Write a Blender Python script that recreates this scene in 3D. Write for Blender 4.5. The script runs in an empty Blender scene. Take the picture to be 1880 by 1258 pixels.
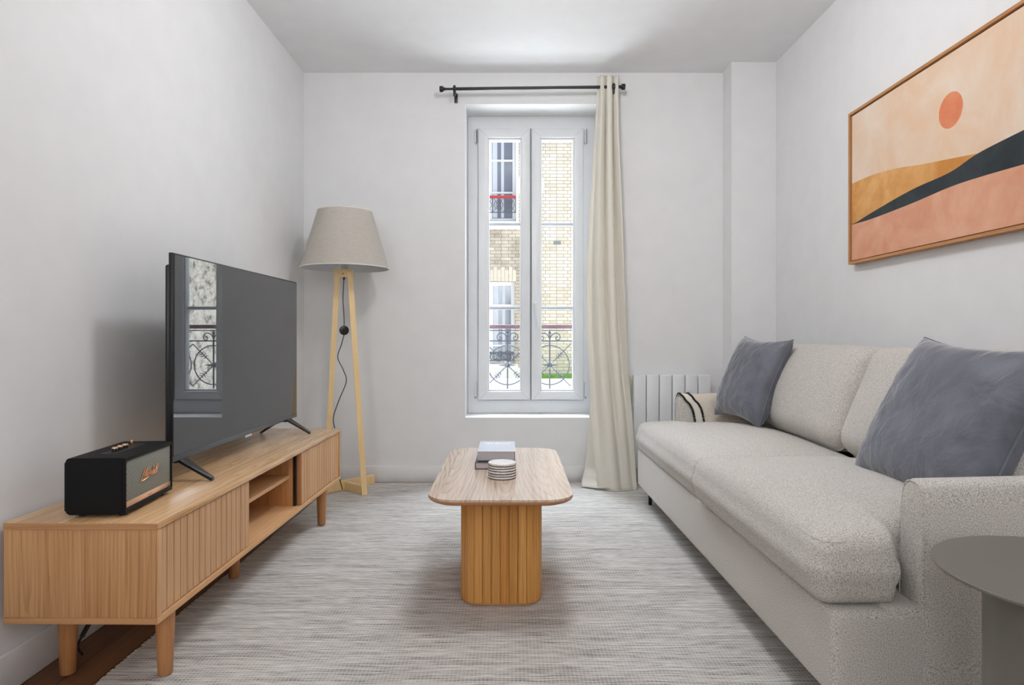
import bpy, bmesh, math, random
from mathutils import Vector, Matrix, noise
random.seed(7)
S = bpy.context.scene
COL = S.collection
PI = math.pi

# ------------------------------------------------------------------ camera, world, sun, lights, exposure
CAMZ = 0.892
F = 1180.0 / 1880.0
cam_d = bpy.data.cameras.new('camera'); cam = bpy.data.objects.new('camera', cam_d); COL.objects.link(cam)
cam.location = (0, 0, CAMZ); cam.rotation_euler = (PI / 2, 0, 0)
cam_d.sensor_width = 36.0; cam_d.lens = 36.0 * F; cam_d.shift_y = -13.0 / 1880.0
cam_d.clip_start = 0.05; cam_d.clip_end = 200
S.camera = cam

world = bpy.data.worlds.new('sky'); S.world = world; world.use_nodes = True
wn = world.node_tree; wn.nodes.clear()
wo = wn.nodes.new('ShaderNodeOutputWorld'); wb = wn.nodes.new('ShaderNodeBackground')
wb.inputs['Color'].default_value = (0.72, 0.83, 1.0, 1); wb.inputs['Strength'].default_value = 0.8
wn.links.new(wb.outputs[0], wo.inputs[0])

sun_d = bpy.data.lights.new('sun', 'SUN'); sun = bpy.data.objects.new('sun', sun_d); COL.objects.link(sun)
sun_d.energy = 10.0; sun_d.angle = 0.02; sun_d.color = (1.0, 0.975, 0.94)
sun.location = (3, -4, 12)
sun.rotation_euler = Vector((0.86, 0.0, -0.50)).to_track_quat('-Z', 'Y').to_euler()

def area(name, loc, direction, sx, sy, power, color=(1, 1, 1)):
    d = bpy.data.lights.new(name, 'AREA'); o = bpy.data.objects.new(name, d); COL.objects.link(o)
    d.shape = 'RECTANGLE'; d.size = sx; d.size_y = sy; d.energy = power; d.color = color
    o.location = loc; o.rotation_euler = Vector(direction).to_track_quat('-Z', 'Y').to_euler()
    return o
# added fill lights behind the camera, standing in for unseen room light
area('rear_area_fill', (-0.83, -2.45, 1.85), (0.10, 1, 0.0), 0.75, 1.2, 18, (0.96, 0.98, 1.0))
area('rear_area_fill', (1.28, -2.45, 1.85), (-0.15, 1, 0.0), 0.45, 1.2, 11, (0.96, 0.98, 1.0))
pl_d = bpy.data.lights.new('rear_point_fill', 'POINT'); pl = bpy.data.objects.new('rear_point_fill', pl_d); COL.objects.link(pl)  # added point light without a fixture, mainly lifting the ceiling
pl_d.energy = 11; pl_d.shadow_soft_size = 0.09; pl_d.color = (0.99, 0.985, 1.0); pl.location = (0.265, -0.75, 1.98)
# added fill light overhead, out of view, to brighten the far walls and tops
cl_d = bpy.data.lights.new('overhead_fill', 'POINT'); clo = bpy.data.objects.new('overhead_fill', cl_d); COL.objects.link(clo)
cl_d.energy = 26; cl_d.shadow_soft_size = 0.13; cl_d.color = (0.98, 0.985, 1.0); clo.location = (0.175, 2.15, 2.33)

# added area lights outside the window, boosting the light of sky and pavement
sk = area('street_sky_fill', (0.12, 5.9, 4.5), (0, -0.62, -0.78), 4.0, 2.6, 1300, (0.80, 0.89, 1.0))
pv = area('street_bounce_fill', (0.12, 5.75, -0.18), (0, -0.2, 1), 5.5, 2.6, 540, (0.90, 0.95, 1.0))
S.view_settings.view_transform = 'Standard'
S.view_settings.look = 'None'
S.view_settings.exposure = 0.22
S.view_settings.gamma = 1.0
S.view_settings.use_curve_mapping = False
S.cycles.max_bounces = 10; S.cycles.diffuse_bounces = 6; S.cycles.glossy_bounces = 4
S.cycles.transparent_max_bounces = 12; S.cycles.sample_clamp_indirect = 12.0
S.cycles.use_denoising = True
try:
    S.cycles.caustics_reflective = False; S.cycles.caustics_refractive = False
except Exception:
    pass

# ------------------------------------------------------------------ materials
def hexc(r, g, b):
    def f(c):
        c /= 255.0
        return c / 12.92 if c <= 0.04045 else ((c + 0.055) / 1.055) ** 2.4
    return (f(r), f(g), f(b), 1)

class NT:
    def __init__(s, name):
        s.m = bpy.data.materials.new(name); s.m.use_nodes = True
        s.t = s.m.node_tree; s.n = s.t.nodes; s.l = s.t.links
        s.b = s.n['Principled BSDF']; s.out = s.n['Material Output']
    def node(s, typ, **kw):
        n = s.n.new(typ)
        for k, v in kw.items():
            if k.startswith('i_'):
                n.inputs[k[2:].replace('_', ' ')].default_value = v
            else:
                setattr(n, k, v)
        return n
    def link(s, a, b): s.l.new(a, b)
    def val(s, sock, v):
        if isinstance(v, (int, float)): sock.default_value = v
        else: s.l.new(v, sock)
    def math(s, op, a, b=0.0, c=None):
        n = s.n.new('ShaderNodeMath'); n.operation = op
        s.val(n.inputs[0], a); s.val(n.inputs[1], b)
        if c is not None: s.val(n.inputs[2], c)
        return n.outputs[0]
    def mix(s, fac, a, b, blend='MIX'):
        n = s.n.new('ShaderNodeMix'); n.data_type = 'RGBA'; n.blend_type = blend
        s.val(n.inputs[0], fac)
        for i, v in ((6, a), (7, b)):
            if isinstance(v, tuple): n.inputs[i].default_value = v
            else: s.l.new(v, n.inputs[i])
        return n.outputs[2]
    def coords(s, kind='Object'):
        n = s.n.new('ShaderNodeTexCoord'); return n.outputs[kind]
    def mapping(s, vec, scale=(1, 1, 1), loc=(0, 0, 0), rot=(0, 0, 0)):
        n = s.n.new('ShaderNodeMapping'); s.l.new(vec, n.inputs[0])
        n.inputs['Scale'].default_value = scale; n.inputs['Location'].default_value = loc; n.inputs['Rotation'].default_value = rot
        return n.outputs[0]
    def noise(s, vec, scale, detail=3, rough=0.5, dist=0.0, out=0):
        n = s.n.new('ShaderNodeTexNoise'); s.l.new(vec, n.inputs['Vector'])
        n.inputs['Scale'].default_value = scale; n.inputs['Detail'].default_value = detail
        n.inputs['Roughness'].default_value = rough; n.inputs['Distortion'].default_value = dist
        return n.outputs[out]
    def ramp(s, fac, stops, interp='LINEAR'):
        n = s.n.new('ShaderNodeValToRGB'); s.val(n.inputs[0], fac); cr = n.color_ramp; cr.interpolation = interp
        while len(cr.elements) > 1: cr.elements.remove(cr.elements[0])
        cr.elements[0].position = stops[0][0]; cr.elements[0].color = stops[0][1]
        for p, c in stops[1:]:
            e = cr.elements.new(p); e.color = c
        return n.outputs[0]
    def bump(s, h, strength, dist):
        n = s.n.new('ShaderNodeBump'); s.l.new(h, n.inputs['Height'])
        n.inputs['Strength'].default_value = strength; n.inputs['Distance'].default_value = dist
        s.l.new(n.outputs[0], s.b.inputs['Normal']); return n.outputs[0]
    def set(s, **kw):
        names = dict(color='Base Color', rough='Roughness', metal='Metallic', spec='Specular IOR Level', ior='IOR',
                     sheen='Sheen Weight', sheen_rough='Sheen Roughness', coat='Coat Weight', coat_rough='Coat Roughness')
        for k, v in kw.items():
            sock = s.b.inputs[names[k]]
            if isinstance(v, (int, float, tuple)): sock.default_value = v
            else: s.l.new(v, sock)
        return s

def plain(name, color, rough=0.5, metal=0.0, spec=0.5, bump=None):
    t = NT(name); t.set(rough=rough, metal=metal, spec=spec)
    v = t.noise(t.coords(), 9.0, 2)
    c = t.mix(v, tuple(x * 0.96 for x in color[:3]) + (1,), tuple(min(1, x * 1.04) for x in color[:3]) + (1,))
    t.set(color=c)
    if bump:
        t.bump(t.noise(t.coords(), bump[0], 3), bump[1], bump[2])
    return t.m

def oak(name, light, mid, dark, grain='Y', across='X', plank=0.11, ring=55.0, rough=0.42, contrast=1.0, slope=0.045, seed=0.0, rnd_attr=False, coat=0.0, pore=1.0, wav=0.014, voff=0.30, seam=False, jamp=0.020):
    """sawn oak: growth rings cut by each plank, plus fibres and pores along the grain"""
    t = NT(name)
    sep = t.node('ShaderNodeSeparateXYZ'); t.link(t.coords(), sep.inputs[0])
    ax = {'X': sep.outputs[0], 'Y': sep.outputs[1], 'Z': sep.outputs[2]}
    u, v = ax[grain], ax[across]
    w = ax[[a for a in 'XYZ' if a not in (grain, across)][0]]
    pid = t.math('FLOOR', t.math('DIVIDE', t.math('ADD', v, 7.013 + seed), plank))
    if rnd_attr:
        at = t.node('ShaderNodeAttribute', attribute_name='rnd'); pid = t.math('ADD', pid, t.math('MULTIPLY', at.outputs['Fac'], 97.0))
    wn_ = t.node('ShaderNodeTexWhiteNoise', noise_dimensions='1D'); t.link(pid, wn_.inputs['W'])
    rc = t.node('ShaderNodeSeparateColor'); t.link(wn_.outputs['Color'], rc.inputs[0])
    r1, r2, r3 = rc.outputs[0], rc.outputs[1], rc.outputs[2]
    frac = t.math('SUBTRACT', t.math('FRACT', t.math('DIVIDE', t.math('ADD', v, 7.013 + seed), plank)), 0.5)
    v2 = t.math('ADD', t.math('MULTIPLY', frac, plank), t.math('MULTIPLY', t.math('SUBTRACT', r1, 0.5), voff))
    cmb = t.node('ShaderNodeCombineXYZ')
    t.link(t.math('MULTIPLY', u, 1.7), cmb.inputs[0]); t.link(t.math('ADD', t.math('MULTIPLY', v, 7.0), t.math('MULTIPLY', r3, 40.0)), cmb.inputs[1]); t.link(t.math('MULTIPLY', w, 7.0), cmb.inputs[2])
    n1 = t.noise(cmb.outputs[0], 1.0, 3, 0.55)
    depth = t.math('ADD', t.math('MULTIPLY', u, slope), t.math('ADD', t.math('MULTIPLY', t.math('SUBTRACT', r2, 0.5), slope * 1.6), t.math('MULTIPLY', t.math('SUBTRACT', n1, 0.5), wav)))
    rad = t.math('SQRT', t.math('ADD', t.math('MULTIPLY', v2, v2), t.math('MULTIPLY', depth, depth)))
    cj = t.node('ShaderNodeCombineXYZ')
    t.link(t.math('MULTIPLY', u, 1.2), cj.inputs[0]); t.link(t.math('ADD', t.math('MULTIPLY', v, 70.0), t.math('MULTIPLY', r3, 30.0)), cj.inputs[1]); t.link(t.math('MULTIPLY', w, 70.0), cj.inputs[2])
    jit = t.noise(cj.outputs[0], 1.0, 3, 0.6)
    rad = t.math('ADD', rad, t.math('MULTIPLY', t.math('SUBTRACT', jit, 0.5), jamp))
    ph = t.math('FRACT', t.math('MULTIPLY', rad, ring * 3.0))
    # early wood line: sharp on one side
    line = t.math('POWER', ph, 3.0)
    cmb2 = t.node('ShaderNodeCombineXYZ')
    t.link(t.math('MULTIPLY', u, 6.0), cmb2.inputs[0]); t.link(t.math('MULTIPLY', v, 330.0), cmb2.inputs[1]); t.link(t.math('MULTIPLY', w, 330.0), cmb2.inputs[2])
    fib = t.noise(cmb2.outputs[0], 1.0, 3, 0.6)
    line = t.math('MULTIPLY', line, t.math('ADD', 0.25, jit))
    fac = t.math('ADD', t.math('ADD', t.math('MULTIPLY', line, 0.34 * contrast), t.math('MULTIPLY', t.math('SUBTRACT', jit, 0.5), 0.7 * contrast)), t.math('MULTIPLY', t.math('SUBTRACT', fib, 0.42), 0.9 * contrast))
    fac = t.math('ADD', fac, t.math('MULTIPLY', t.math('SUBTRACT', r2, 0.5), 0.30))
    c = t.ramp(t.math('ADD', fac, 0.12), [(0.0, light), (0.42, mid), (1.0, dark)])
    if rnd_attr:
        c = t.mix(t.math('MULTIPLY', r3, 0.5), c, hexc(224, 178, 96), 'MULTIPLY')
        c = t.mix(t.math('MULTIPLY', r1, 0.30), c, hexc(236, 190, 120))
    if seam:
        gap = t.math('GREATER_THAN', t.math('ABSOLUTE', frac), 0.485); c = t.mix(gap, c, hexc(34, 22, 14))
    t.set(color=c, rough=rough, spec=0.4, coat=coat, coat_rough=0.25)
    t.bump(fib, 0.12 * pore, 0.0006)
    return t.m

def fabric_speckle():
    t = NT('speckled_boucle'); co = t.coords()
    a = t.noise(co, 380.0, 3, 0.65)
    b = t.noise(co, 800.0, 2, 0.5)
    v = t.math('ADD', t.math('MULTIPLY', a, 0.65), t.math('MULTIPLY', b, 0.35))
    c = t.ramp(v, [(0.34, hexc(108, 103, 100)), (0.42, hexc(160, 154, 148)), (0.50, hexc(206, 200, 193)), (0.62, hexc(226, 221, 214))])
    t.set(color=c, rough=0.95, spec=0.15, sheen=0.25)
    t.bump(v, 0.55, 0.004)
    return t.m

def linen(name, c1, c2, scale=1.0, bump=0.25):
    t = NT(name); co = t.coords()
    n1 = t.noise(t.mapping(co, (60 * scale, 60 * scale, 900 * scale)), 1.0, 2)
    n2 = t.noise(t.mapping(co, (900 * scale, 900 * scale, 60 * scale)), 1.0, 2)
    v = t.math('MULTIPLY', t.math('ADD', n1, n2), 0.5)
    t.set(color=t.ramp(v, [(0.36, c1), (0.62, c2)]), rough=0.9, spec=0.2, sheen=0.15)
    t.bump(v, bump, 0.0008)
    return t

def velvet():
    t = NT('blue_grey_velvet'); co = t.coords()
    big = t.noise(co, 7.0, 4, 0.6, 0.8)
    c = t.ramp(big, [(0.3, hexc(92, 94, 104)), (0.7, hexc(114, 116, 126))])
    t.set(color=c, rough=0.52, spec=0.3, sheen=0.8, sheen_rough=0.35)
    w1 = t.noise(t.mapping(co, (4, 11, 9)), 1.3, 3, 0.55, 0.4)
    w2 = t.noise(t.mapping(co, (3, 16, 14), rot=(0.5, 0.2, 0.3)), 1.0, 3, 0.5, 0.4)
    h = t.math('ADD', t.math('MULTIPLY', w1, 0.7), t.math('MULTIPLY', w2, 0.22))
    t.bump(h, 0.75, 0.018)
    return t.m

def rug_mat():
    t = NT('woven_grey_rug'); co = t.coords()
    sep = t.node('ShaderNodeSeparateXYZ'); t.link(co, sep.inputs[0]); x, y = sep.outputs[0], sep.outputs[1]
    wob = t.noise(t.mapping(co, (2.2, 3.0, 1)), 1.0, 3)
    y2 = t.math('ADD', y, t.math('MULTIPLY', wob, 0.05))
    def strip(fx, fy, det):
        cm = t.node('ShaderNodeCombineXYZ'); t.link(t.math('MULTIPLY', x, fx), cm.inputs[0]); t.link(t.math('MULTIPLY', y2, fy), cm.inputs[1])
        return t.noise(cm.outputs[0], 1.0, det, 0.6)
    s1 = strip(6.0, 130.0, 3); s2 = strip(22.0, 330.0, 2); s3 = strip(2.0, 30.0, 2)
    v = t.math('ADD', t.math('ADD', t.math('MULTIPLY', s1, 0.45), t.math('MULTIPLY', s2, 0.35)), t.math('MULTIPLY', s3, 0.2))
    c = t.ramp(v, [(0.36, hexc(104, 99, 96)), (0.46, hexc(158, 153, 149)), (0.53, hexc(194, 190, 185)), (0.64, hexc(224, 221, 216))])
    # fine warp grid
    gx = t.math('PINGPONG', t.math('MULTIPLY', x, 190.0), 1.0); gy = t.math('PINGPONG', t.math('MULTIPLY', y2, 190.0), 1.0)
    gx = t.math('GREATER_THAN', gx, 0.72); gy = t.math('GREATER_THAN', gy, 0.74)
    g = t.math('MAXIMUM', gx, gy)
    c = t.mix(t.math('MULTIPLY', g, 0.42), c, hexc(214, 210, 204))
    t.set(color=c, rough=0.9, spec=0.15)
    t.bump(t.math('ADD', t.math('ADD', t.math('MULTIPLY', v, 1.0), t.math('MULTIPLY', s3, 3.0)), t.math('MULTIPLY', g, 0.25)), 0.6, 0.003)
    return t.m

def brick_mat():
    t = NT('cream_brick'); co = t.coords()
    sep = t.node('ShaderNodeSeparateXYZ'); t.link(co, sep.inputs[0])
    cm = t.node('ShaderNodeCombineXYZ'); t.link(t.math('ADD', sep.outputs[0], sep.outputs[1]), cm.inputs[0]); t.link(sep.outputs[2], cm.inputs[1])
    b = t.node('ShaderNodeTexBrick'); t.link(cm.outputs[0], b.inputs['Vector'])
    b.inputs['Color1'].default_value = hexc(216, 210, 200); b.inputs['Color2'].default_value = hexc(196, 187, 175)
    b.inputs['Mortar'].default_value = hexc(146, 137, 128)
    b.inputs['Scale'].default_value = 1.0; b.inputs['Mortar Size'].default_value = 0.006; b.inputs['Mortar Smooth'].default_value = 0.2
    b.inputs['Brick Width'].default_value = 0.23; b.inputs['Row Height'].default_value = 0.069; b.offset = 0.5; b.squash = 0.62; b.squash_frequency = 2
    st = t.noise(co, 1.3, 4, 0.6)
    c = t.mix(t.math('MULTIPLY', t.math('GREATER_THAN', st, 0.56), 0.0), b.outputs['Color'], hexc(150, 134, 116))
    old = t.math('LESS_THAN', sep.outputs[0], 0.32)        # older, sootier brick to the left
    dirt = t.ramp(t.noise(co, 2.6, 5, 0.7), [(0.35, hexc(170, 163, 156)), (0.62, hexc(236, 233, 228))])
    c = t.mix(t.math('MULTIPLY', old, 0.65), c, dirt, 'MULTIPLY')
    t.set(color=c, rough=0.9, spec=0.1)
    t.bump(b.outputs['Fac'], -0.4, 0.01)
    return t.m

def glass_mat(name, tint=(0.97, 0.985, 0.98, 1), gl=1.0):
    t = NT(name); t.n.remove(t.b)
    tr = t.node('ShaderNodeBsdfTransparent'); tr.inputs[0].default_value = tint
    gls = t.node('ShaderNodeBsdfGlossy'); gls.inputs['Roughness'].default_value = 0.0
    fr = t.node('ShaderNodeFresnel'); fr.inputs[0].default_value = 1.45
    ge = t.node('ShaderNodeNewGeometry'); front = t.math('SUBTRACT', 1.0, ge.outputs['Backfacing'])
    mx = t.node('ShaderNodeMixShader'); t.link(t.math('MULTIPLY', t.math('MULTIPLY', fr.outputs[0], front), gl), mx.inputs[0])
    t.link(tr.outputs[0], mx.inputs[1]); t.link(gls.outputs[0], mx.inputs[2]); t.link(mx.outputs[0], t.out.inputs[0])
    return t.m

def curtain_mat():
    t = linen('cream_curtain_cloth', hexc(228, 224, 214), hexc(234, 230, 220), 0.6, 0.04)
    tl = t.node('ShaderNodeBsdfTranslucent'); tl.inputs[0].default_value = hexc(246, 241, 230)
    mx = t.node('ShaderNodeMixShader'); mx.inputs[0].default_value = 0.2
    t.link(t.b.outputs[0], mx.inputs[1]); t.link(tl.outputs[0], mx.inputs[2]); t.link(mx.outputs[0], t.out.inputs[0])
    return t.m

def shade_mat():
    t = linen('linen_lampshade', hexc(172, 165, 156), hexc(194, 188, 178), 0.8, 0.3)
    return t.m

def grille_mat():
    t = NT('woven_speaker_grille'); co = t.coords()
    sep = t.node('ShaderNodeSeparateXYZ'); t.link(co, sep.inputs[0]); y, z = sep.outputs[1], sep.outputs[2]
    a = t.math('PINGPONG', t.math('MULTIPLY', t.math('ADD', y, t.math('MULTIPLY', z, 0.35)), 420.0), 1.0)
    b = t.math('PINGPONG', t.math('MULTIPLY', z, 420.0), 1.0)
    v = t.math('MULTIPLY', t.math('GREATER_THAN', a, 0.42), t.math('GREATER_THAN', b, 0.3))
    t.set(color=t.mix(v, hexc(70, 73, 68), hexc(176, 180, 168)), rough=0.7)
    t.bump(v, 0.3, 0.0008)
    return t.m

def marble_mat():
    t = NT('white_marble'); co = t.coords()
    n = t.noise(co, 26.0, 5, 0.6, 1.8)
    v = t.math('ABSOLUTE', t.math('SUBTRACT', n, 0.5))
    t.set(color=t.ramp(v, [(0.0, hexc(196, 194, 192)), (0.035, hexc(226, 224, 221)), (0.2, hexc(236, 234, 231))]), rough=0.35)
    return t.m

def paint_mat(name, c1, c2, seed):
    t = NT(name); co = t.coords()
    n = t.noise(t.mapping(co, (3, 3, 3), loc=(seed, seed * 2, 0)), 1.6, 6, 0.62, 0.5)
    wv = t.noise(co, 700.0, 1)
    t.set(color=t.ramp(n, [(0.34, c1), (0.66, c2)]), rough=0.85, spec=0.15)
    t.bump(wv, 0.12, 0.0006)
    return t.m

def floor_mat():
    return oak('brown_plank_floor', hexc(122, 82, 52), hexc(98, 62, 38), hexc(56, 34, 22), grain='Y', across='X', plank=0.09, ring=40, rough=0.4, seam=True)

M = {}
M['wall'] = plain('white_wall_paint', hexc(226, 226, 226), 0.85, spec=0.2, bump=(180, 0.04, 0.001))
M['ceil'] = plain('white_ceiling_paint', hexc(236, 236, 237), 0.9, spec=0.1)
M['trim'] = plain('white_gloss_trim', hexc(230, 230, 230), 0.45)
M['pvc'] = plain('white_window_plastic', hexc(218, 220, 222), 0.35)
M['pvc_gray'] = plain('grey_window_seal', hexc(120, 125, 130), 0.5)
M['metal_bar'] = plain('grey_glazing_bar', hexc(196, 204, 214), 0.4)
M['floor'] = floor_mat()
oakL, oakM, oakD = hexc(206, 160, 112), hexc(184, 135, 88), hexc(128, 84, 48)
M['oak_top'] = oak('oak_top_veneer', hexc(226, 188, 144), hexc(204, 160, 114), hexc(142, 98, 62), 'Y', 'X', 0.13, 52, 0.26, coat=0.45, contrast=1.25, voff=0.16, wav=0.024, jamp=0.009)
M['oak_end'] = oak('oak_end_panel', oakL, oakM, oakD, 'Z', 'X', 0.135, 34, 0.42, slope=0.05, seed=0.02, contrast=1.15, voff=0.24, wav=0.02, jamp=0.012)
M['oak_door'] = oak('oak_fluted_door', hexc(212, 170, 128), hexc(192, 147, 104), hexc(146, 102, 66), 'Z', 'Y', 0.034, 30, 0.45, contrast=0.7)
M['oak_in'] = oak('oak_inner_board', hexc(214, 164, 112), hexc(194, 140, 88), hexc(142, 94, 54), 'Z', 'X', 0.12, 48, 0.45)
M['oak_edge'] = oak('oak_edging', hexc(214, 170, 124), hexc(196, 148, 102), hexc(150, 104, 66), 'Y', 'Z', 0.3, 20, 0.45, contrast=0.6)
M['band_x'] = oak('oak_end_band', hexc(196, 148, 102), hexc(176, 126, 82), hexc(132, 88, 54), 'X', 'Z', 0.3, 24, 0.45, contrast=0.8)
M['edge_z'] = oak('oak_front_edging', hexc(214, 170, 124), hexc(196, 148, 102), hexc(156, 110, 72), 'Z', 'Y', 0.3, 20, 0.45, contrast=0.5)
M['oak_leg'] = oak('oak_turned_leg', hexc(188, 134, 88), hexc(168, 114, 70), hexc(124, 78, 46), 'Z', 'X', 0.3, 26, 0.45, contrast=0.6)
M['ct_top'] = oak('ash_table_top', hexc(218, 197, 178), hexc(200, 172, 147), hexc(140, 108, 88), 'Y', 'X', 0.118, 30, 0.24, contrast=1.6, slope=0.09, coat=0.8, seed=0.02, voff=0.14, wav=0.02, jamp=0.0045)
M['ct_edge'] = oak('table_top_edge', hexc(190, 138, 94), hexc(170, 116, 74), hexc(130, 82, 48), 'X', 'Z', 0.3, 20, 0.4, contrast=0.7)
M['ct_base'] = oak('oak_stave', hexc(222, 164, 90), hexc(192, 134, 64), hexc(118, 74, 32), 'Z', 'X', 3.0, 34, 0.42, contrast=1.1, slope=0.10, rnd_attr=True)
M['pine'] = oak('pale_pine', hexc(240, 212, 160), hexc(230, 196, 140), hexc(206, 164, 106), 'Z', 'X', 0.5, 16, 0.5, contrast=0.5)
M['sofa'] = fabric_speckle()
M['velvet'] = velvet()
M['rug'] = rug_mat()
M['black_metal'] = plain('black_painted_metal', hexc(26, 26, 28), 0.4)
M['black_plastic'] = plain('black_plastic', hexc(20, 20, 22), 0.38)
M['tv_bezel'] = plain('dark_grey_bezel', hexc(92, 97, 104), 0.3, 0.5)
M['vinyl'] = plain('black_textured_vinyl', hexc(8, 8, 8), 0.6, spec=0.25, bump=(900, 0.25, 0.0006))
M['copper'] = plain('copper_trim', hexc(232, 190, 160), 0.3, 0.7)
M['brass'] = plain('brass_logo', hexc(214, 160, 118), 0.25, 0.9)
M['grille'] = grille_mat()
M['curtain'] = curtain_mat()
M['shade'] = shade_mat()
M['shade_in'] = plain('white_shade_lining', hexc(205, 208, 212), 0.7)
M['shade_rim'] = plain('cream_shade_trim', hexc(226, 222, 210), 0.8)
M['marble'] = marble_mat()
M['dark_line'] = plain('black_cork_layer', hexc(22, 22, 26), 0.8)
M['cover'] = plain('pale_grey_book_cover', hexc(205, 212, 224), 0.25)
M['cover_dark'] = plain('dark_book_cover', hexc(44, 42, 46), 0.4)
M['pages'] = plain('book_pages', hexc(196, 190, 192), 0.8)
M['white_ink'] = plain('white_lettering', hexc(248, 248, 252), 0.5)
M['linen'] = linen('beige_linen_throw', hexc(206, 194, 178), hexc(228, 218, 203), 0.5).m
M['cream_braid'] = plain('cream_braid', hexc(226, 220, 206), 0.9)
M['rad'] = plain('white_radiator_enamel', hexc(228, 230, 232), 0.35)
M['rad_valve'] = plain('cream_valve', hexc(214, 210, 192), 0.5)
M['table_grey'] = plain('olive_grey_lacquer', hexc(114, 111, 102), 0.42)
M['frame_oak'] = oak('picture_frame_oak', hexc(196, 144, 92), hexc(172, 118, 70), hexc(126, 82, 46), 'Y', 'Z', 0.4, 24, 0.5, contrast=0.9)
M['frame_up'] = oak('picture_frame_upright', hexc(196, 144, 92), hexc(172, 118, 70), hexc(126, 82, 46), 'Z', 'Y', 0.4, 24, 0.5, contrast=0.9)
M['sky_paint'] = paint_mat('canvas_peach_sky', hexc(222, 190, 160), hexc(226, 208, 190), 1)
M['sun_paint'] = paint_mat('canvas_coral_sun', hexc(208, 112, 76), hexc(226, 148, 112), 2)
M['ochre_paint'] = paint_mat('canvas_ochre_dune', hexc(196, 134, 68), hexc(224, 174, 116), 3)
M['dark_paint'] = paint_mat('canvas_dark_dune', hexc(50, 56, 60), hexc(66, 72, 74), 4)
M['pink_paint'] = paint_mat('canvas_pink_dune', hexc(208, 146, 116), hexc(222, 172, 144), 5)
M['brick'] = brick_mat()
M['lintel'] = plain('pale_lintel_brick', hexc(206, 198, 186), 0.9)
M['stone'] = plain('white_painted_stone', hexc(226, 226, 228), 0.8)
M['far_glass'] = NT('far_window_glass').set(color=hexc(112, 116, 128), rough=0.08, spec=0.8).m
M['curtain_white'] = plain('white_net_curtain', hexc(190, 196, 208), 0.9)
M['rail_red'] = plain('red_painted_rail', hexc(170, 50, 60), 0.6)
M['rail_brown'] = plain('weathered_brown_rail', hexc(110, 84, 90), 0.8, bump=(120, 0.5, 0.004))
M['iron'] = plain('grey_blue_wrought_iron', hexc(78, 82, 94), 0.5)
M['pave'] = plain('pale_paving', hexc(198, 194, 188), 0.9)
M['grass'] = plain('green_grass', hexc(110, 160, 60), 0.9)
M['glass'] = glass_mat('window_glass')
tv = NT('tv_screen_glass'); tv.set(color=hexc(34, 36, 40), rough=0.015, ior=1.85, spec=0.5); M['screen'] = tv.m

# ------------------------------------------------------------------ mesh helpers
def finish(name, bm, mat, parent=None, smooth=True, angle=35, mats=None):
    bmesh.ops.recalc_face_normals(bm, faces=bm.faces)
    me = bpy.data.meshes.new(name); bm.to_mesh(me); bm.free()
    o = bpy.data.objects.new(name, me); COL.objects.link(o)
    for m_ in (mats or [mat]): me.materials.append(m_)
    if smooth:
        for p in me.polygons: p.use_smooth = True
        try: me.set_sharp_from_angle(angle=math.radians(angle))
        except Exception: pass
    if parent is not None: o.parent = parent
    return o

def thing(name, label, cat, loc=(0, 0, 0), rotz=0.0, group=None):
    o = bpy.data.objects.new(name, None); COL.objects.link(o); o.empty_display_size = 0.1
    o.location = loc; o.rotation_euler = (0, 0, rotz); o['label'] = label; o['category'] = cat
    if group: o['group'] = group
    return o
def tag(o, label, cat, group=None, kind=None):
    o['label'] = label; o['category'] = cat
    if group: o['group'] = group
    if kind: o['kind'] = kind
    return o
def struct(o, label=None, cat=None):
    o['kind'] = 'structure'
    if label: o['label'] = label
    if cat: o['category'] = cat
    return o

def box(bm, x0, x1, y0, y1, z0, z1, bev=0.0, seg=2, mi=0):
    r = bmesh.ops.create_cube(bm, size=1.0); vs = r['verts']
    for v in vs:
        v.co = Vector((x0 + (v.co.x + .5) * (x1 - x0), y0 + (v.co.y + .5) * (y1 - y0), z0 + (v.co.z + .5) * (z1 - z0)))
    fs = set(f for v in vs for f in v.link_faces)
    for f in fs: f.material_index = mi
    if bev > 0:
        es = list(set(e for v in vs for e in v.link_edges))
        bmesh.ops.bevel(bm, geom=es, offset=bev, segments=seg, affect='EDGES', profile=0.5, clamp_overlap=True)
    return vs
def B(name, x0, x1, y0, y1, z0, z1, mat, parent=None, bev=0.002, seg=2):
    bm = bmesh.new(); box(bm, x0, x1, y0, y1, z0, z1, bev, seg); return finish(name, bm, mat, parent)

def prism(bm, pts, z0, z1, bev=0.0, seg=3, bev_bottom=None):
    vb = [bm.verts.new((x, y, z0)) for x, y in pts]; vt = [bm.verts.new((x, y, z1)) for x, y in pts]
    n = len(pts); fb = bm.faces.new(vb[::-1]); ft = bm.faces.new(vt)
    for i in range(n): bm.faces.new((vb[i], vb[(i + 1) % n], vt[(i + 1) % n], vt[i]))
    if bev > 0: bmesh.ops.bevel(bm, geom=list(ft.edges), offset=bev, segments=seg, affect='EDGES', profile=0.5)
    if bev_bottom:
        fb2 = [f for f in bm.faces if all(abs(v.co.z - z0) < 1e-6 for v in f.verts)]
        if fb2: bmesh.ops.bevel(bm, geom=list(fb2[0].edges), offset=bev_bottom, segments=seg, affect='EDGES', profile=0.5)

def rrect(x0, x1, y0, y1, r, n=8):
    pts = []
    for cx, cy, a0 in ((x1 - r, y1 - r, 0), (x0 + r, y1 - r, 90), (x0 + r, y0 + r, 180), (x1 - r, y0 + r, 270)):
        for i in range(n + 1):
            a = math.radians(a0 + 90.0 * i / n); pts.append((cx + r * math.cos(a), cy + r * math.sin(a)))
    return pts

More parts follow.
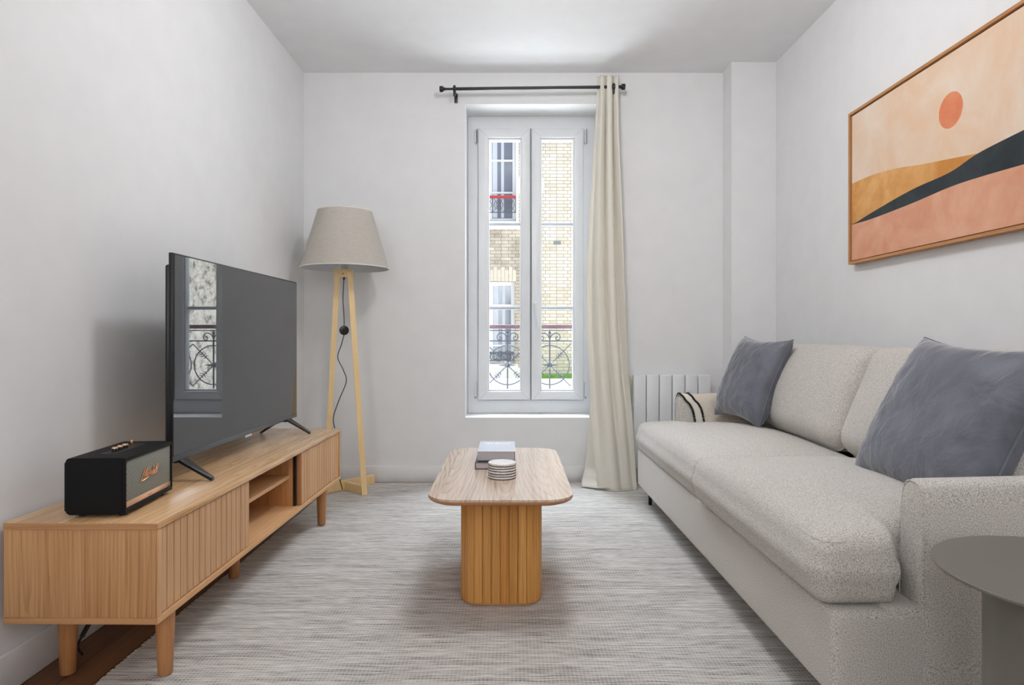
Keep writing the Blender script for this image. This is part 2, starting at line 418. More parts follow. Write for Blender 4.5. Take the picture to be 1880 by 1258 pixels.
def tube(bm, path, r, n=8, closed=False, caps=True):
    path = [Vector(p) for p in path]; rings = []
    rr = r if isinstance(r, (list, tuple)) else [r] * len(path)
    up = None
    for i, p in enumerate(path):
        if closed: d = path[(i + 1) % len(path)] - path[i - 1]
        else: d = path[min(i + 1, len(path) - 1)] - path[max(i - 1, 0)]
        if d.length < 1e-9: d = Vector((0, 0, 1))
        d.normalize()
        if up is None:
            up = Vector((0, 0, 1)) if abs(d.z) < 0.9 else Vector((1, 0, 0))
        a = d.cross(up); a.normalize(); b = a.cross(d); b.normalize(); up = b
        rings.append([bm.verts.new(p + rr[i] * (a * math.cos(2 * PI * k / n) + b * math.sin(2 * PI * k / n))) for k in range(n)])
    m = len(rings)
    for i in range(m if closed else m - 1):
        A, Bq = rings[i], rings[(i + 1) % m]
        for k in range(n): bm.faces.new((A[k], A[(k + 1) % n], Bq[(k + 1) % n], Bq[k]))
    if caps and not closed:
        bm.faces.new(rings[0][::-1]); bm.faces.new(rings[-1])

def lathe(bm, prof, n=48, cx=0, cy=0, close=False):
    rings = []
    for r, z in prof:
        if r < 1e-6: rings.append([bm.verts.new((cx, cy, z))])
        else: rings.append([bm.verts.new((cx + r * math.cos(2 * PI * k / n), cy + r * math.sin(2 * PI * k / n), z)) for k in range(n)])
    m = len(rings)
    for i in range(m if close else m - 1):
        A, C = rings[i], rings[(i + 1) % m]
        for k in range(n):
            k2 = (k + 1) % n
            if len(A) == 1 and len(C) == 1: continue
            if len(A) == 1: bm.faces.new((A[0], C[k], C[k2]))
            elif len(C) == 1: bm.faces.new((A[k], C[0], A[k2]))
            else: bm.faces.new((A[k], A[k2], C[k2], C[k]))

def spline(pts, n=8, closed=False):
    P = [Vector(p) for p in pts]; out = []; m = len(P)
    rng = range(m if closed else m - 1)
    for i in rng:
        p0 = P[(i - 1) % m] if closed or i > 0 else P[0]; p1 = P[i]; p2 = P[(i + 1) % m]
        p3 = P[(i + 2) % m] if closed or i + 2 < m else P[-1]
        for k in range(n):
            t = k / n
            out.append(0.5 * ((2 * p1) + (p2 - p0) * t + (2 * p0 - 5 * p1 + 4 * p2 - p3) * t * t + (3 * p1 - p0 - 3 * p2 + p3) * t ** 3))
    if not closed: out.append(P[-1])
    return out

def edge_samples(L, r, ne=6, nm=24):
    s = [r * (1 - math.cos(PI / 2 * i / ne)) for i in range(ne)]
    mid = [r + (L - 2 * r) * i / nm for i in range(nm + 1)]
    return s + mid + [L - x for x in reversed(s)]

def cushion(bm, U, V, H, r, crown=0.02, vend=None, sag=0.0, wob=0.0, seed=0, corner=None, nm=26, belly=0.0, side=0.012):
    """soft block: U x V in plan (starting at 0,0), height H about z=0. vend(u) -> (v0,v1) gives other outlines. returns seam loop"""
    rz = min(r, H / 2 - 0.002)
    us, vs = edge_samples(U, r, 7, nm), edge_samples(V, r, 7, nm)
    top, bot = [], []
    def plan(u, v):
        a = (r - u) / r if u < r else (-(r - (U - u)) / r if U - u < r else 0)
        b = (r - v) / r if v < r else (-(r - (V - v)) / r if V - v < r else 0)
        if a and b:
            m_ = max(abs(a), abs(b)); h = math.hypot(a, b); f = m_ / h; a2, b2 = a * f, b * f
        else: a2, b2 = a, b
        uu = u + (a - a2) * r; vv = v + (b - b2) * r
        return uu, vv, min(1.0, math.hypot(a2, b2))
    def warp(uu, vv):
        if vend:
            v0, v1 = vend(uu); vv = v0 + (v1 - v0) * vv / V
        return uu, vv
    for sgn, G in ((1, top), (-1, bot)):
        for u in us:
            row = []
            for v in vs:
                uu, vv, d = plan(u, v)
                ru, rv = 2 * uu / U - 1, 2 * vv / V - 1
                z = (H / 2 - rz) + rz * math.sqrt(max(0, 1 - d ** 2.4))
                cr = (1 - abs(ru) ** 2.5) * (1 - abs(rv) ** 2.5)
                z += (crown if sgn > 0 else belly) * max(0, cr)
                wu, wv = warp(uu, vv)
                if wob: z += wob * cr ** 0.5 * noise.noise(Vector((wu * 5 + seed, wv * 5, sgn * 3.1)))
                if corner: wu, wv, z = corner(wu, wv, z * sgn, ru, rv); z *= sgn
                row.append(bm.verts.new((wu, wv, z * sgn)))
            G.append(row)
    nu, nv = len(us), len(vs)
    for i in range(nu - 1):
        for j in range(nv - 1):
            bm.faces.new((top[i][j], top[i + 1][j], top[i + 1][j + 1], top[i][j + 1]))
            bm.faces.new((bot[i][j], bot[i][j + 1], bot[i + 1][j + 1], bot[i + 1][j]))
    def loop(G): return [G[i][0] for i in range(nu)] + [G[-1][j] for j in range(1, nv)] + [G[i][-1] for i in range(nu - 2, -1, -1)] + [G[0][j] for j in range(nv - 2, 0, -1)]
    LT, LB = loop(top), loop(bot)
    c = sum((v.co for v in LT), Vector()) / len(LT)
    prev = LT; N = 4
    n = len(LT)
    for k in range(1, N + 1):
        if k == N: cur = LB
        else:
            t = k / N; cur = []
            for i, (a, b) in enumerate(zip(LT, LB)):
                p = a.co.lerp(b.co, t); d = LT[(i + 1) % n].co - LT[i - 1].co; nrm = Vector((d.y, -d.x, 0))
                if nrm.length > 1e-9: nrm.normalize()
                if nrm.dot(p - c) < 0: nrm = -nrm
                cur.append(bm.verts.new(p + nrm * side * math.sin(PI * t)))
        for i in range(n):
            q = (prev[i], prev[(i + 1) % n], cur[(i + 1) % n], cur[i])
            if len(set(q)) == 4:
                try: bm.faces.new(q)
                except ValueError: pass
        prev = cur
    seam = []
    zs_ = (H / 2 - rz) + rz * math.sqrt(1 - .72 ** 2.4)
    for i, v in enumerate(LT):
        d = LT[(i + 1) % n].co - LT[i - 1].co; nrm = Vector((d.y, -d.x, 0))
        if nrm.length > 1e-9: nrm.normalize()
        if nrm.dot(v.co - c) < 0: nrm = -nrm
        seam.append(Vector((v.co.x, v.co.y, zs_ - .0008)) - nrm * r * .28)
    return seam

def pillow(bm, W, H, T, pinch=0.10, n=36, seed=0, wr=0.004):
    """knife edge pillow in local x (width), z (height), y thickness, centred; returns the seam loop"""
    def P(a, b):
        ea = 1 - pinch * (1 - b * b) * abs(a) ** 3 ; eb = 1 - pinch * (1 - a * a) * abs(b) ** 3
        x = a * W / 2 * ea; z = b * H / 2 * eb
        k = max(0.0, (1 - abs(a) ** 3.2) * (1 - abs(b) ** 3.2)); t = T / 2 * k ** 0.48
        return x, z, t, k
    G = {}
    for s in (1, -1):
        for i in range(n + 1):
            for j in range(n + 1):
                a = math.sin(PI / 2 * (2 * i / n - 1)) ; b = math.sin(PI / 2 * (2 * j / n - 1))
                a = 0.5 * a + 0.5 * (2 * i / n - 1); b = 0.5 * b + 0.5 * (2 * j / n - 1)
                edge = i in (0, n) or j in (0, n)
                if edge and s == -1: G[s, i, j] = G[1, i, j]; continue
                x, z, t, k = P(a, b)
                q = Vector((a * 2.2 + seed, b * 2.2, s * 2.0))
                w = wr * noise.noise(q * 2.0) * min(1, k * 2) + wr * 1.2 * abs(noise.noise(Vector((a * 7 + seed, b * 3, s)))) * min(1, k * 3) * abs(a)
                G[s, i, j] = bm.verts.new((x, s * (t + w), z))
        for i in range(n):
            for j in range(n):
                q = (G[s, i, j], G[s, i + 1, j], G[s, i + 1, j + 1], G[s, i, j + 1])
                bm.faces.new(q if s < 0 else q[::-1])
    lp = [G[1, i, 0] for i in range(n)] + [G[1, n, j] for j in range(n)] + [G[1, i, n] for i in range(n, 0, -1)] + [G[1, 0, j] for j in range(n, 0, -1)]
    return [v.co.copy() for v in lp]

def xform(bm, mat): bmesh.ops.transform(bm, matrix=mat, verts=bm.verts)

# ------------------------------------------------------------------ room shell
XL, XR, YB, YR, ZC = -1.266, 1.544, 3.91, -2.6, 2.490
WX0, WX1, WZ0, WZ1, YO = -0.285, 0.532, 0.392, 2.300, 4.26
struct(B('floor', XL - .2, XR + .2, YR - .2, YB + .3, -0.15, 0.0, M['floor'], bev=0), 'brown wooden plank floor', 'floor')
struct(B('ceiling', XL - .2, XR + .2, YR - .2, YO, ZC, ZC + .25, M['ceil'], bev=0), 'white painted ceiling', 'ceiling')
struct(B('wall_left', XL - .2, XL, YR - .2, YO, 0, ZC, M['wall'], bev=0), 'white wall behind the television', 'wall')
struct(B('wall_right', XR, XR + .2, YR - .2, YO, 0, ZC, M['wall'], bev=0), 'white wall behind the sofa', 'wall')
struct(B('wall_rear', XL, XR, YR - .2, YR, 0, ZC, M['wall'], bev=0), 'white wall behind the viewer', 'wall')
bm = bmesh.new()
box(bm, XL, WX0, YB, YO, 0, ZC); box(bm, WX1, XR, YB, YO, 0, ZC)
box(bm, WX0, WX1, YB, YO, 0, WZ0); box(bm, WX0, WX1, YB, YO, WZ1, ZC)
struct(finish('wall_back', bm, M['wall'], smooth=False), 'white wall with the window opening', 'wall')
bm = bmesh.new(); box(bm, 1.283, XR, 3.757, YB, 0, ZC, 0.0)
struct(finish('wall_pillar', bm, M['wall'], smooth=False), 'white boxed pillar in the corner behind the sofa', 'wall')
def baseboard(name, x0, x1, y0, y1, top_axis):
    bm = bmesh.new(); box(bm, x0, x1, y0, y1, 0, 0.10, 0.004, 2); return struct(finish(name, bm, M['trim']))
baseboard('baseboard_left', XL, XL + .014, YR, YB, 0)
baseboard('baseboard_back', XL + .014, 1.283, YB - .014, YB, 0)
baseboard('baseboard_right', XR - .014, XR, YR, 3.757, 0)

# ------------------------------------------------------------------ window
def ring(bm, x0, x1, z0, z1, ix0, ix1, iz0, iz1, y0, y1, bev=0.003):
    o = [(x0, z0), (x1, z0), (x1, z1), (x0, z1)]; n_ = [(ix0, iz0), (ix1, iz0), (ix1, iz1), (ix0, iz1)]
    V = {}
    for k, y in enumerate((y0, y1)):
        for j, P_ in enumerate((o, n_)):
            for i, (x, z) in enumerate(P_): V[k, j, i] = bm.verts.new((x, y, z))
    es = []
    for i in range(4):
        i2 = (i + 1) % 4
        for k in (0, 1): bm.faces.new((V[k, 0, i], V[k, 0, i2], V[k, 1, i2], V[k, 1, i]))
        for j in (0, 1):
            f = bm.faces.new((V[0, j, i], V[0, j, i2], V[1, j, i2], V[1, j, i])); es += [e for e in f.edges]
    if bev:
        es = [e for e in set(es) if abs(e.verts[0].co.y - y0) < 1e-6 and abs(e.verts[1].co.y - y0) < 1e-6]
        bmesh.ops.bevel(bm, geom=es, offset=bev, segments=2, affect='EDGES', profile=0.5)
win = thing('window_1', 'tall white double casement window with narrow panes', 'window', (0, 0, 0)); win['kind'] = 'structure'
bm = bmesh.new(); ring(bm, WX0, WX1, WZ0, WZ1, -0.205, 0.443, 0.490, 2.205, 4.130, 4.20)
finish('window_frame', bm, M['pvc'], win)
def sash(sx0, sx1, gx0, gx1):
    bm = bmesh.new()
    ring(bm, sx0, sx1, 0.477, 2.219, gx0 - .006, gx1 + .006, 0.534, 2.158, 4.108, 4.185, 0.005)
    ring(bm, gx0 - .008, gx1 + .008, 0.532, 2.160, gx0 + .004, gx1 - .004, 0.545, 2.145, 4.122, 4.17, 0.002)
    s = finish('sash', bm, M['pvc'], win)
    g = B('pane', gx0 + .003, gx1 - .003, 4.150, 4.156, 0.543, 2.147, M['glass'], s, bev=0)
    bm = bmesh.new()
    for zz in (1.609, 1.069): box(bm, gx0 + .004, gx1 - .004, 4.142, 4.164, zz - .010, zz + .010, .002)
    finish('glazing_bar', bm, M['metal_bar'], s)
    # mitre joints as fine dark grooves
    bm = bmesh.new()
    for (ax_, az_, bx_, bz_) in ((sx0, 2.219, gx0, 2.158), (sx1, 2.219, gx1, 2.158), (sx0, .477, gx0, .534), (sx1, .477, gx1, .534)):
        d = Vector((bx_ - ax_, 0, bz_ - az_)); a0 = Vector((ax_, 4.1079, az_)) + d * .12; b0 = Vector((ax_, 4.1079, az_)) + d * .85
        tube(bm, [a0, b0], 0.0005, 4)
    finish('mitre_joint', bm, M['pvc_gray'], s)
    return s
s1 = sash(-0.219, 0.1165, -0.150, 0.055)
s2 = sash(0.1215, 0.457, 0.186, 0.394)
B('centre_seal', 0.1150, 0.1230, 4.114, 4.13, 0.48, 2.215, M['pvc_gray'], win, bev=0)
for hx in (-0.240, 0.463):
    for (z0, z1) in ((2.12, 2.21), (0.50, 0.59)):
        bm = bmesh.new(); box(bm, hx + .002, hx + .011, 4.104, 4.132, z0, z1, .004)
        h = finish('hinge_cover', bm, M['pvc'], win)
        if z0 < 1: B('hinge_pin', hx + .002, hx + .011, 4.103, 4.11, z0 - .010, z0 + .001, M['pvc_gray'], h, .001)
        else: B('hinge_slot', hx + .0135, hx + .0165, 4.100, 4.110, z0, z1, M['pvc_gray'], h, 0)
bm = bmesh.new(); box(bm, 0.139, 0.165, 4.096, 4.109, 1.035, 1.105, .006)
hd = finish('handle_plate', bm, M['pvc'], win)
bm = bmesh.new(); tube(bm, [(0.152, 4.10, 1.085), (0.152, 4.065, 1.085)], 0.009, 10)
tube(bm, spline([(0.152, 4.062, 1.092), (0.152, 4.058, 1.06), (0.154, 4.056, 1.0), (0.158, 4.060, 0.952)], 6), [0.011] * 12 + [0.010] * 7, 10)
finish('handle', bm, M['pvc'], hd)

# wrought iron guard rail outside the window
gr = thing('guard_rail', 'wrought iron window guard with scrolls, circles and brown handrail outside the glass', 'railing', (0, 4.33, 0))
B('handrail', -0.34, 0.59, -.03, .03, 0.938, 0.964, M['rail_brown'], gr, .004)
bm = bmesh.new()
box(bm, -.34, .59, -.01, .01, 0.922, 0.928); box(bm, -.34, .59, -.008, .008, 0.851, 0.859); box(bm, -.34, .59, -.01, .01, 0.515, 0.525)
for x in (-.335, .585): box(bm, x - .007, x + .007, -.007, .007, .45, .94)
finish('rail_bar', bm, M['iron'], gr)
for cx in (-0.030, 0.254):
    bm = bmesh.new(); cz = 0.692; R_ = 0.132
    box(bm, cx - .0045, cx + .0045, -.0045, .0045, .50, .905)
    tube(bm, [(cx + R_ * math.cos(a * PI / 24), 0, cz + R_ * math.sin(a * PI / 24)) for a in range(48)], 0.0042, 6, closed=True)
    for sx in (-1, 1):
        for sz in (-1, 1):
            tube(bm, [(cx, 0, cz), (cx + sx * .142, 0, cz + sz * .142)], 0.0036, 6)
            for k, (d0, l) in enumerate(((.05, .022), (.062, .03), (.074, .022))):   # leaves on the diagonals
                for q in (-1, 1):
                    p = Vector((cx + sx * d0, -.004, cz + sz * d0)); n_ = Vector((sx * .5 - q * sz * .9, 0, sz * .5 + q * sx * .9)).normalized()
                    tube(bm, [p, p + n_ * l * .5, p + n_ * l], [.004, .003, .0006], 5)
        # scroll beside the bar
        pts = []
        for px_, pz_ in ((.0, .846), (.002, .868), (.010, .888), (.024, .902), (.042, .908), (.060, .901), (.070, .884), (.067, .868), (.055, .860), (.043, .866), (.041, .878), (.050, .884), (.054, .877)):
            pts.append((cx + sx * px_, 0, pz_))
        tube(bm, spline(pts, 5), 0.0036, 6)
        tube(bm, [(cx, -.004, cz), (cx + sx * .035, -.004, cz), (cx + sx * .062, -.004, cz)], [.007, .005, .001], 6)
    lathe_pts = [(0, .93), (.004, .92), (.011, .905), (.004, .893), (.009, .885), (.006, .87)]
    lathe(bm, lathe_pts, 8, cx, 0)
    finish('ironwork_panel', bm, M['iron'], gr)
    bm = bmesh.new()
    n8 = 16; ctr = bm.verts.new((cx, -.022, cz)); ctb = bm.verts.new((cx, .006, cz))
    rg = [bm.verts.new((cx + (.034 if k % 2 == 0 else .016) * math.cos(2 * PI * k / n8), -.004, cz + (.034 if k % 2 == 0 else .016) * math.sin(2 * PI * k / n8))) for k in range(n8)]
    for k in range(n8):
        bm.faces.new((ctr, rg[k], rg[(k + 1) % n8])); bm.faces.new((ctb, rg[(k + 1) % n8], rg[k]))
    finish('rosette', bm, M['iron'], gr, smooth=False)

# ------------------------------------------------------------------ outside
bd = thing('brick_building', 'cream brick building across the street with white windows', 'building', (0, 13.3, -0.25))
def rect_wall_with_holes(name, x0, x1, z0, z1, holes, y0, y1, mat, parent):
    xs = sorted(set([x0, x1] + [h[0] for h in holes] + [h[1] for h in holes])); zs = sorted(set([z0, z1] + [h[2] for h in holes] + [h[3] for h in holes]))
    bm = bmesh.new()
    for i in range(len(xs) - 1):
        for j in range(len(zs) - 1):
            cx, cz = (xs[i] + xs[i + 1]) / 2, (zs[j] + zs[j + 1]) / 2
            if any(h[0] < cx < h[1] and h[2] < cz < h[3] for h in holes): continue
            box(bm, xs[i], xs[i + 1], y0, y1, zs[j], zs[j + 1])
    return finish(name, bm, mat, parent, smooth=False)
UW = (-1.10, 0.085, 3.50, 5.80); LW = (-1.02, 0.055, 0.55, 2.255)
holes = [UW, LW]
for bx in (-4.0,): holes += [(bx, bx + 1.05, .55, 2.255), (bx, bx + 1.05, 3.5, 5.8)]
rect_wall_with_holes('brick_wall', -8, 9, 0, 6.4, holes, 0, .45, M['brick'], bd)
def far_window(h, mull, panes_z):
    x0, x1, z0, z1 = h
    bm = bmesh.new(); ring(bm, x0, x1, z0, z1, x0 + .08, x1 - .075, z0 + .08, z1 - .08, .10, .17, 0)
    box(bm, (x0 + x1) / 2 - .09, (x0 + x1) / 2 + .09, .09, .17, z0 + .05, z1 - .05)
    for q in panes_z: box(bm, x0 + .05, x1 - .05, .105, .165, q - .018, q + .018)
    f = finish('window', bm, M['stone'], bd, smooth=False)
    B('pane', x0 + .05, x1 - .05, .14, .15, z0 + .05, z1 - .05, M['far_glass'], f, 0)
    bm = bmesh.new()                                     # net curtains
    for (a, b) in (((x0 + x1) / 2 + .10, (x0 + x1) / 2 + .20), ((x0 + x1) / 2 + .28, (x0 + x1) / 2 + .34)):
        box(bm, a, b, .128, .138, z0 + .1, z1 - .08)
    finish('net_curtain', bm, M['curtain_white'], f, smooth=False)
for h in holes:
    if h[2] > 3: far_window(h, 1, (h[2] + .62, h[2] + 1.42 - .38 + .25, h[2] + 1.9))
    else: far_window(h, 1, (h[2] + .38, h[2] + .78, h[2] + 1.22))
bm = bmesh.new(); ring(bm, UW[0] - .10, UW[1] + .05, UW[2] - .10, UW[3] + .1, UW[0], UW[1], UW[2], UW[3], -.03, .05, 0)
box(bm, UW[0] - .15, UW[1] + .08, -.12, .0, UW[2] - .16, UW[2] - .08)
finish('window_surround', bm, M['stone'], bd, smooth=False)
bm = bmesh.new(); box(bm, LW[0] - .1, LW[1] + .07, -.10, .0, LW[2] - .07, LW[2])
box(bm, -.55, .2, -.05, .02, LW[2] - .33, LW[2] - .07)
finish('window_sill', bm, M['stone'], bd, smooth=False)
bm = bmesh.new()                                         # soldier course over the lower window
for k in range(15):
    x = LW[0] - .06 + k * .078
    box(bm, x, x + .070, -.012, .05, LW[3] + .01, LW[3] + (.30 if k % 2 else .24))
finish('brick_lintel', bm, M['lintel'], bd, smooth=False)
def far_rail(h, ztop, zbot, mat):
    x0, x1 = h[0], h[1] - .01
    r_ = B('balcony_rail', x0, x1, -.13, -.08, ztop - .025, ztop + .025, mat, bd, 0)
    bm = bmesh.new(); box(bm, x0, x1, -.115, -.10, zbot, zbot + .015)
    n_ = 5; st = (x1 - x0) / n_
    for k in range(n_ + 1): box(bm, x0 + k * st - .006, x0 + k * st + .006, -.113, -.10, zbot, ztop)
    for k in range(n_):
        cx = x0 + (k + .5) * st; cz = (ztop + zbot) / 2
        for rr in (.05, .09): tube(bm, [(cx + rr * math.cos(a * PI / 8), -.107, cz + rr * math.sin(a * PI / 8)) for a in range(16)], .006, 4, closed=True)
        tube(bm, [(cx - st / 2, -.107, zbot), (cx + st / 2, -.107, ztop)], .005, 4); tube(bm, [(cx + st / 2, -.107, zbot), (cx - st / 2, -.107, ztop)], .005, 4)
    finish('balcony_ironwork', bm, M['iron'], r_, smooth=False)
far_rail(UW, 3.985, 3.66, M['rail_red']); far_rail(LW, .78, .62, M['iron'])
bm = bmesh.new(); box(bm, .86, 1.01, -.015, .02, 3.02, 3.09); finish('air_vent', bm, M['pvc_gray'], bd, smooth=False)
def stone_wing():
    w = thing('stone_house', 'pale rough stone house across the street, seen mirrored in the television screen', 'house', (2.4, 7.6, -.25))
    t = NT('rough_pale_stone'); co = t.coords(); vo = t.node('ShaderNodeTexVoronoi', feature='DISTANCE_TO_EDGE'); t.link(t.mapping(co, (3, 7.0, 10.0)), vo.inputs['Vector']); vo.inputs['Scale'].default_value = 1.0
    n_ = t.noise(co, 7.0, 6, .7)
    c = t.mix(t.math('MULTIPLY', t.math('LESS_THAN', vo.outputs['Distance'], .06), .5), t.ramp(n_, [(.40, hexc(120, 116, 112)), (.48, hexc(225, 222, 216)), (.7, hexc(246, 245, 242))]), hexc(170, 165, 160))
    t.set(color=c, rough=.9); t.bump(n_, .6, .05)
    B('stone_wall', 0, 6.5, 0, 5.7, 0, 6.2, t.m, w, 0)
    bm = bmesh.new(); box(bm, -.15, 6.6, -.15, 5.7, 6.2, 6.35, .02); finish('roof_edge', bm, M['stone'], w)
stone_wing()
struct(B('ground', -14, 16, 4.26, 20, -0.55, -0.25, M['pave'], bev=0), 'pale paving of the street outside', 'ground')
lw = B('garden_wall', -6, 2.35, 12.2, 12.4, -0.25, 0.06, M['stone'], bev=.01); tag(lw, 'low white wall across the street beneath the grass strip', 'wall')
gb = bmesh.new()
box(gb, .42, 2.3, 12.42, 13.05, -.25, .04)
for k in range(900):
    x = random.uniform(.44, 2.2); y = random.uniform(12.42, 12.7); h = random.uniform(.07, .13)
    a = gb.verts.new((x - .008, y, .04)); b = gb.verts.new((x + .008, y, .04)); c = gb.verts.new((x + random.uniform(-.03, .03), y, .04 + h)); gb.faces.new((a, b, c))
g = finish('grass_strip', gb, M['grass'], smooth=False); tag(g, 'strip of green grass at the foot of the brick building', 'grass', kind='stuff')

# ------------------------------------------------------------------ rug
bm = bmesh.new(); nx, ny = 40, 260; RX0, RX1, RY0, RY1 = -1.055, 1.20, 0.60, 3.865
rows = []
for j in range(ny + 1):
    row = []
    for i in range(nx + 1):
        x = RX0 + (RX1 - RX0) * i / nx; y = RY0 + (RY1 - RY0) * j / ny
        w = noise.noise(Vector((x * 1.3, y * 9.0, 0.3))) * 0.5 + noise.noise(Vector((x * 3.0, y * 22.0, 4.3))) * 0.3
        z = 0.0072 + 0.0050 * w
        row.append(bm.verts.new((x + .006 * noise.noise(Vector((y * 3, 0, i * .0))), y, z)))
    rows.append(row)
for j in range(ny):
    for i in range(nx): bm.faces.new((rows[j][i], rows[j][i + 1], rows[j + 1][i + 1], rows[j + 1][i]))
bnd = [rows[0][i] for i in range(nx + 1)] + [rows[j][nx] for j in range(1, ny + 1)] + [rows[ny][i] for i in range(nx - 1, -1, -1)] + [rows[j][0] for j in range(ny - 1, 0, -1)]
low = [bm.verts.new((v.co.x, v.co.y, 0.0005)) for v in bnd]
for i in range(len(bnd)): bm.faces.new((bnd[i], low[i], low[(i + 1) % len(bnd)], bnd[(i + 1) % len(bnd)]))
bm.faces.new(low[::-1])
rug = finish('rug', bm, M['rug']); tag(rug, 'large flat woven rug in mottled grey lying on the wooden floor', 'rug')
fr = bmesh.new()                                          # short fringe along the left edge
for k in range(1100):
    y = RY0 + (RY1 - RY0) * random.random(); a = random.uniform(-.004, .004); l = random.uniform(.004, .011)
    tube(fr, [(RX0 + .004, y, .004), (RX0 - l, y + a, .0025)], .0007, 3, caps=False)
f_ = finish('fringe', fr, M['cream_braid'], rug); f_['kind'] = 'stuff'
RZ = 0.0090

# ------------------------------------------------------------------ TV stand
st = thing('tv_stand', 'long low oak television cabinet with fluted sliding doors and an open middle', 'tv stand', (-0.865, 1.570, 0), -0.0125)
Lc, Dc, ZT, ZB = 1.600, 0.383, 0.433, 0.184
B('top_panel', -Dc, 0, 0, Lc, ZT - .017, ZT, M['oak_top'], st, .003)
B('bottom_panel', -Dc, 0, 0, Lc, ZB, ZB + .016, M['oak_edge'], st, .003)
for y0 in (0.0015, Lc - .0175): B('end_panel', -Dc + .001, -.002, y0, y0 + .016, ZB + .016, ZT - .017, M['oak_end'], st, .0012)
B('edge_band', -Dc + .002, -.001, -.0006, .0012, ZT - .0165, ZT - .001, M['band_x'], st, .0003)
B('edge_band', -Dc + .002, -.001, -.0006, .0012, ZB + .001, ZB + .0155, M['band_x'], st, .0003)
for y0 in (0.0015, Lc - .0175): B('front_edge', -.003, -.0008, y0, y0 + .0162, ZB + .016, ZT - .017, M['edge_z'], st, .0004)
B('back_panel', -Dc + .001, -Dc + .008, .0175, Lc - .0175, ZB + .016, ZT - .017, M['oak_in'], st, 0)
for yy in (0.545, 1.035): B('divider', -Dc + .008, -.036, yy, yy + .014, ZB + .016, ZT - .017, M['oak_in'], st, .001)
B('shelf', -Dc + .008, -.048, .559, 1.035, .313, .327, M['oak_edge'], st, .001)
def door(y0, y1):
    bm = bmesh.new(); n_ = 16; w = (y1 - y0) / n_
    z0, z1 = ZB + .019, ZT - .020
    box(bm, -.024, -.012, y0, y1, z0, z1)
    for k in range(n_): box(bm, -.0125, -.006, y0 + k * w + .0017, y0 + (k + 1) * w - .0017, z0, z1, .0008, 1)
    return finish('sliding_door', bm, M['oak_door'], st)
door(.0185, .545); door(1.052, Lc - .0185)
B('door_stile', -.026, -.005, 1.046, 1.0525, ZB + .018, ZT - .019, M['oak_leg'], st, .001)
B('door_gap', -.034, -.024, 1.032, 1.060, ZB + .018, ZT - .019, M['black_plastic'], st, 0)
def leg(x, y):
    bm = bmesh.new(); lathe(bm, [(0, RZ), (.0165, RZ), (.018, RZ + .002), (.0245, ZB), (0, ZB)], 28, x, y); finish('leg', bm, M['oak_leg'], st)
for yy in (.108, 1.43):
    leg(-.042, yy); leg(-.298, yy)
leg(-.160, .775)

# TV
tvx = thing('television', 'large flat television with black splayed feet on the oak cabinet', 'television', (-1.042, 1.972, ZT), -0.0075)
TW, zb, zt = 1.115, .068, .714
B('bezel', -.012, 0, 0, TW, zb, zt, M['black_plastic'], tvx, .0015)
B('lower_trim', -.004, .0012, .001, TW - .001, zb + .0005, zb + .017, M['tv_bezel'], tvx, .0008)
B('screen', -.003, .0008, .005, TW - .005, zb + .018, zt - .005, M['screen'], tvx, 0)
bm = bmesh.new(); box(bm, -.052, -.0115, .03, TW - .03, zb + .004, zb + .055, .012, 3); box(bm, -.030, -.0115, .008, TW - .008, zb + .003, zt - .034, .010)
finish('rear_housing', bm, M['black_plastic'], tvx)
B('logo_plate', -.001, .0022, TW / 2 - .03, TW / 2 + .03, zb - .007, zb + .001, M['metal_bar'], tvx, .001)
for yy, sp in ((.062, 1), (1.018, 1)):
    bm = bmesh.new()
    def bar(p, q, w0, w1):
        pts = []
        for c, w in ((p, w0), (q, w1)):
            for dy in (-w, w):
                for dz in (0, .011): pts.append(bm.verts.new((c[0], c[1] + dy, c[2] + dz)))
        a = pts
        for idx in ((0, 1, 3, 2), (4, 6, 7, 5), (0, 2, 6, 4), (1, 5, 7, 3), (0, 4, 5, 1), (2, 3, 7, 6)): bm.faces.new([a[i] for i in idx])
    bar((-.012, yy, zb - .002), (.098, yy - .006, .0005), .024, .010)
    bar((-.034, yy, zb - .002), (-.135, yy + .002, .0005), .024, .010)
    box(bm, -.042, -.008, yy - .02, yy + .02, zb - .010, zb + .015, .002)
    bmesh.ops.bevel(bm, geom=[e for e in bm.edges], offset=.0012, segments=1, affect='EDGES')
    finish('foot', bm, M['black_plastic'], tvx)

# TV cable behind the cabinet
bm = bmesh.new(); tube(bm, spline([(-1.252, 2.0, .33), (-1.23, 1.93, .18), (-1.205, 1.86, .09), (-1.214, 1.80, .03), (-1.19, 1.78, .004 + .004)], 8), .0035, 8)
tube(bm, [(-1.206, 1.862, .092), (-1.213, 1.812, .042)], .0065, 8)
tag(finish('power_cable', bm, M['black_plastic']), 'black power cable hanging down behind the oak cabinet near its rear leg', 'cable')

# speaker
sp = thing('loudspeaker', 'black retro loudspeaker with woven grille and copper trim on the oak cabinet', 'speaker', (-0.973, 1.617, ZT), math.radians(4.2))
SW, SD, SH = .262, .146, .142
bm = bmesh.new(); z0 = .009
pts = rrect(-SD, 0, 0, SW, .001, 1)
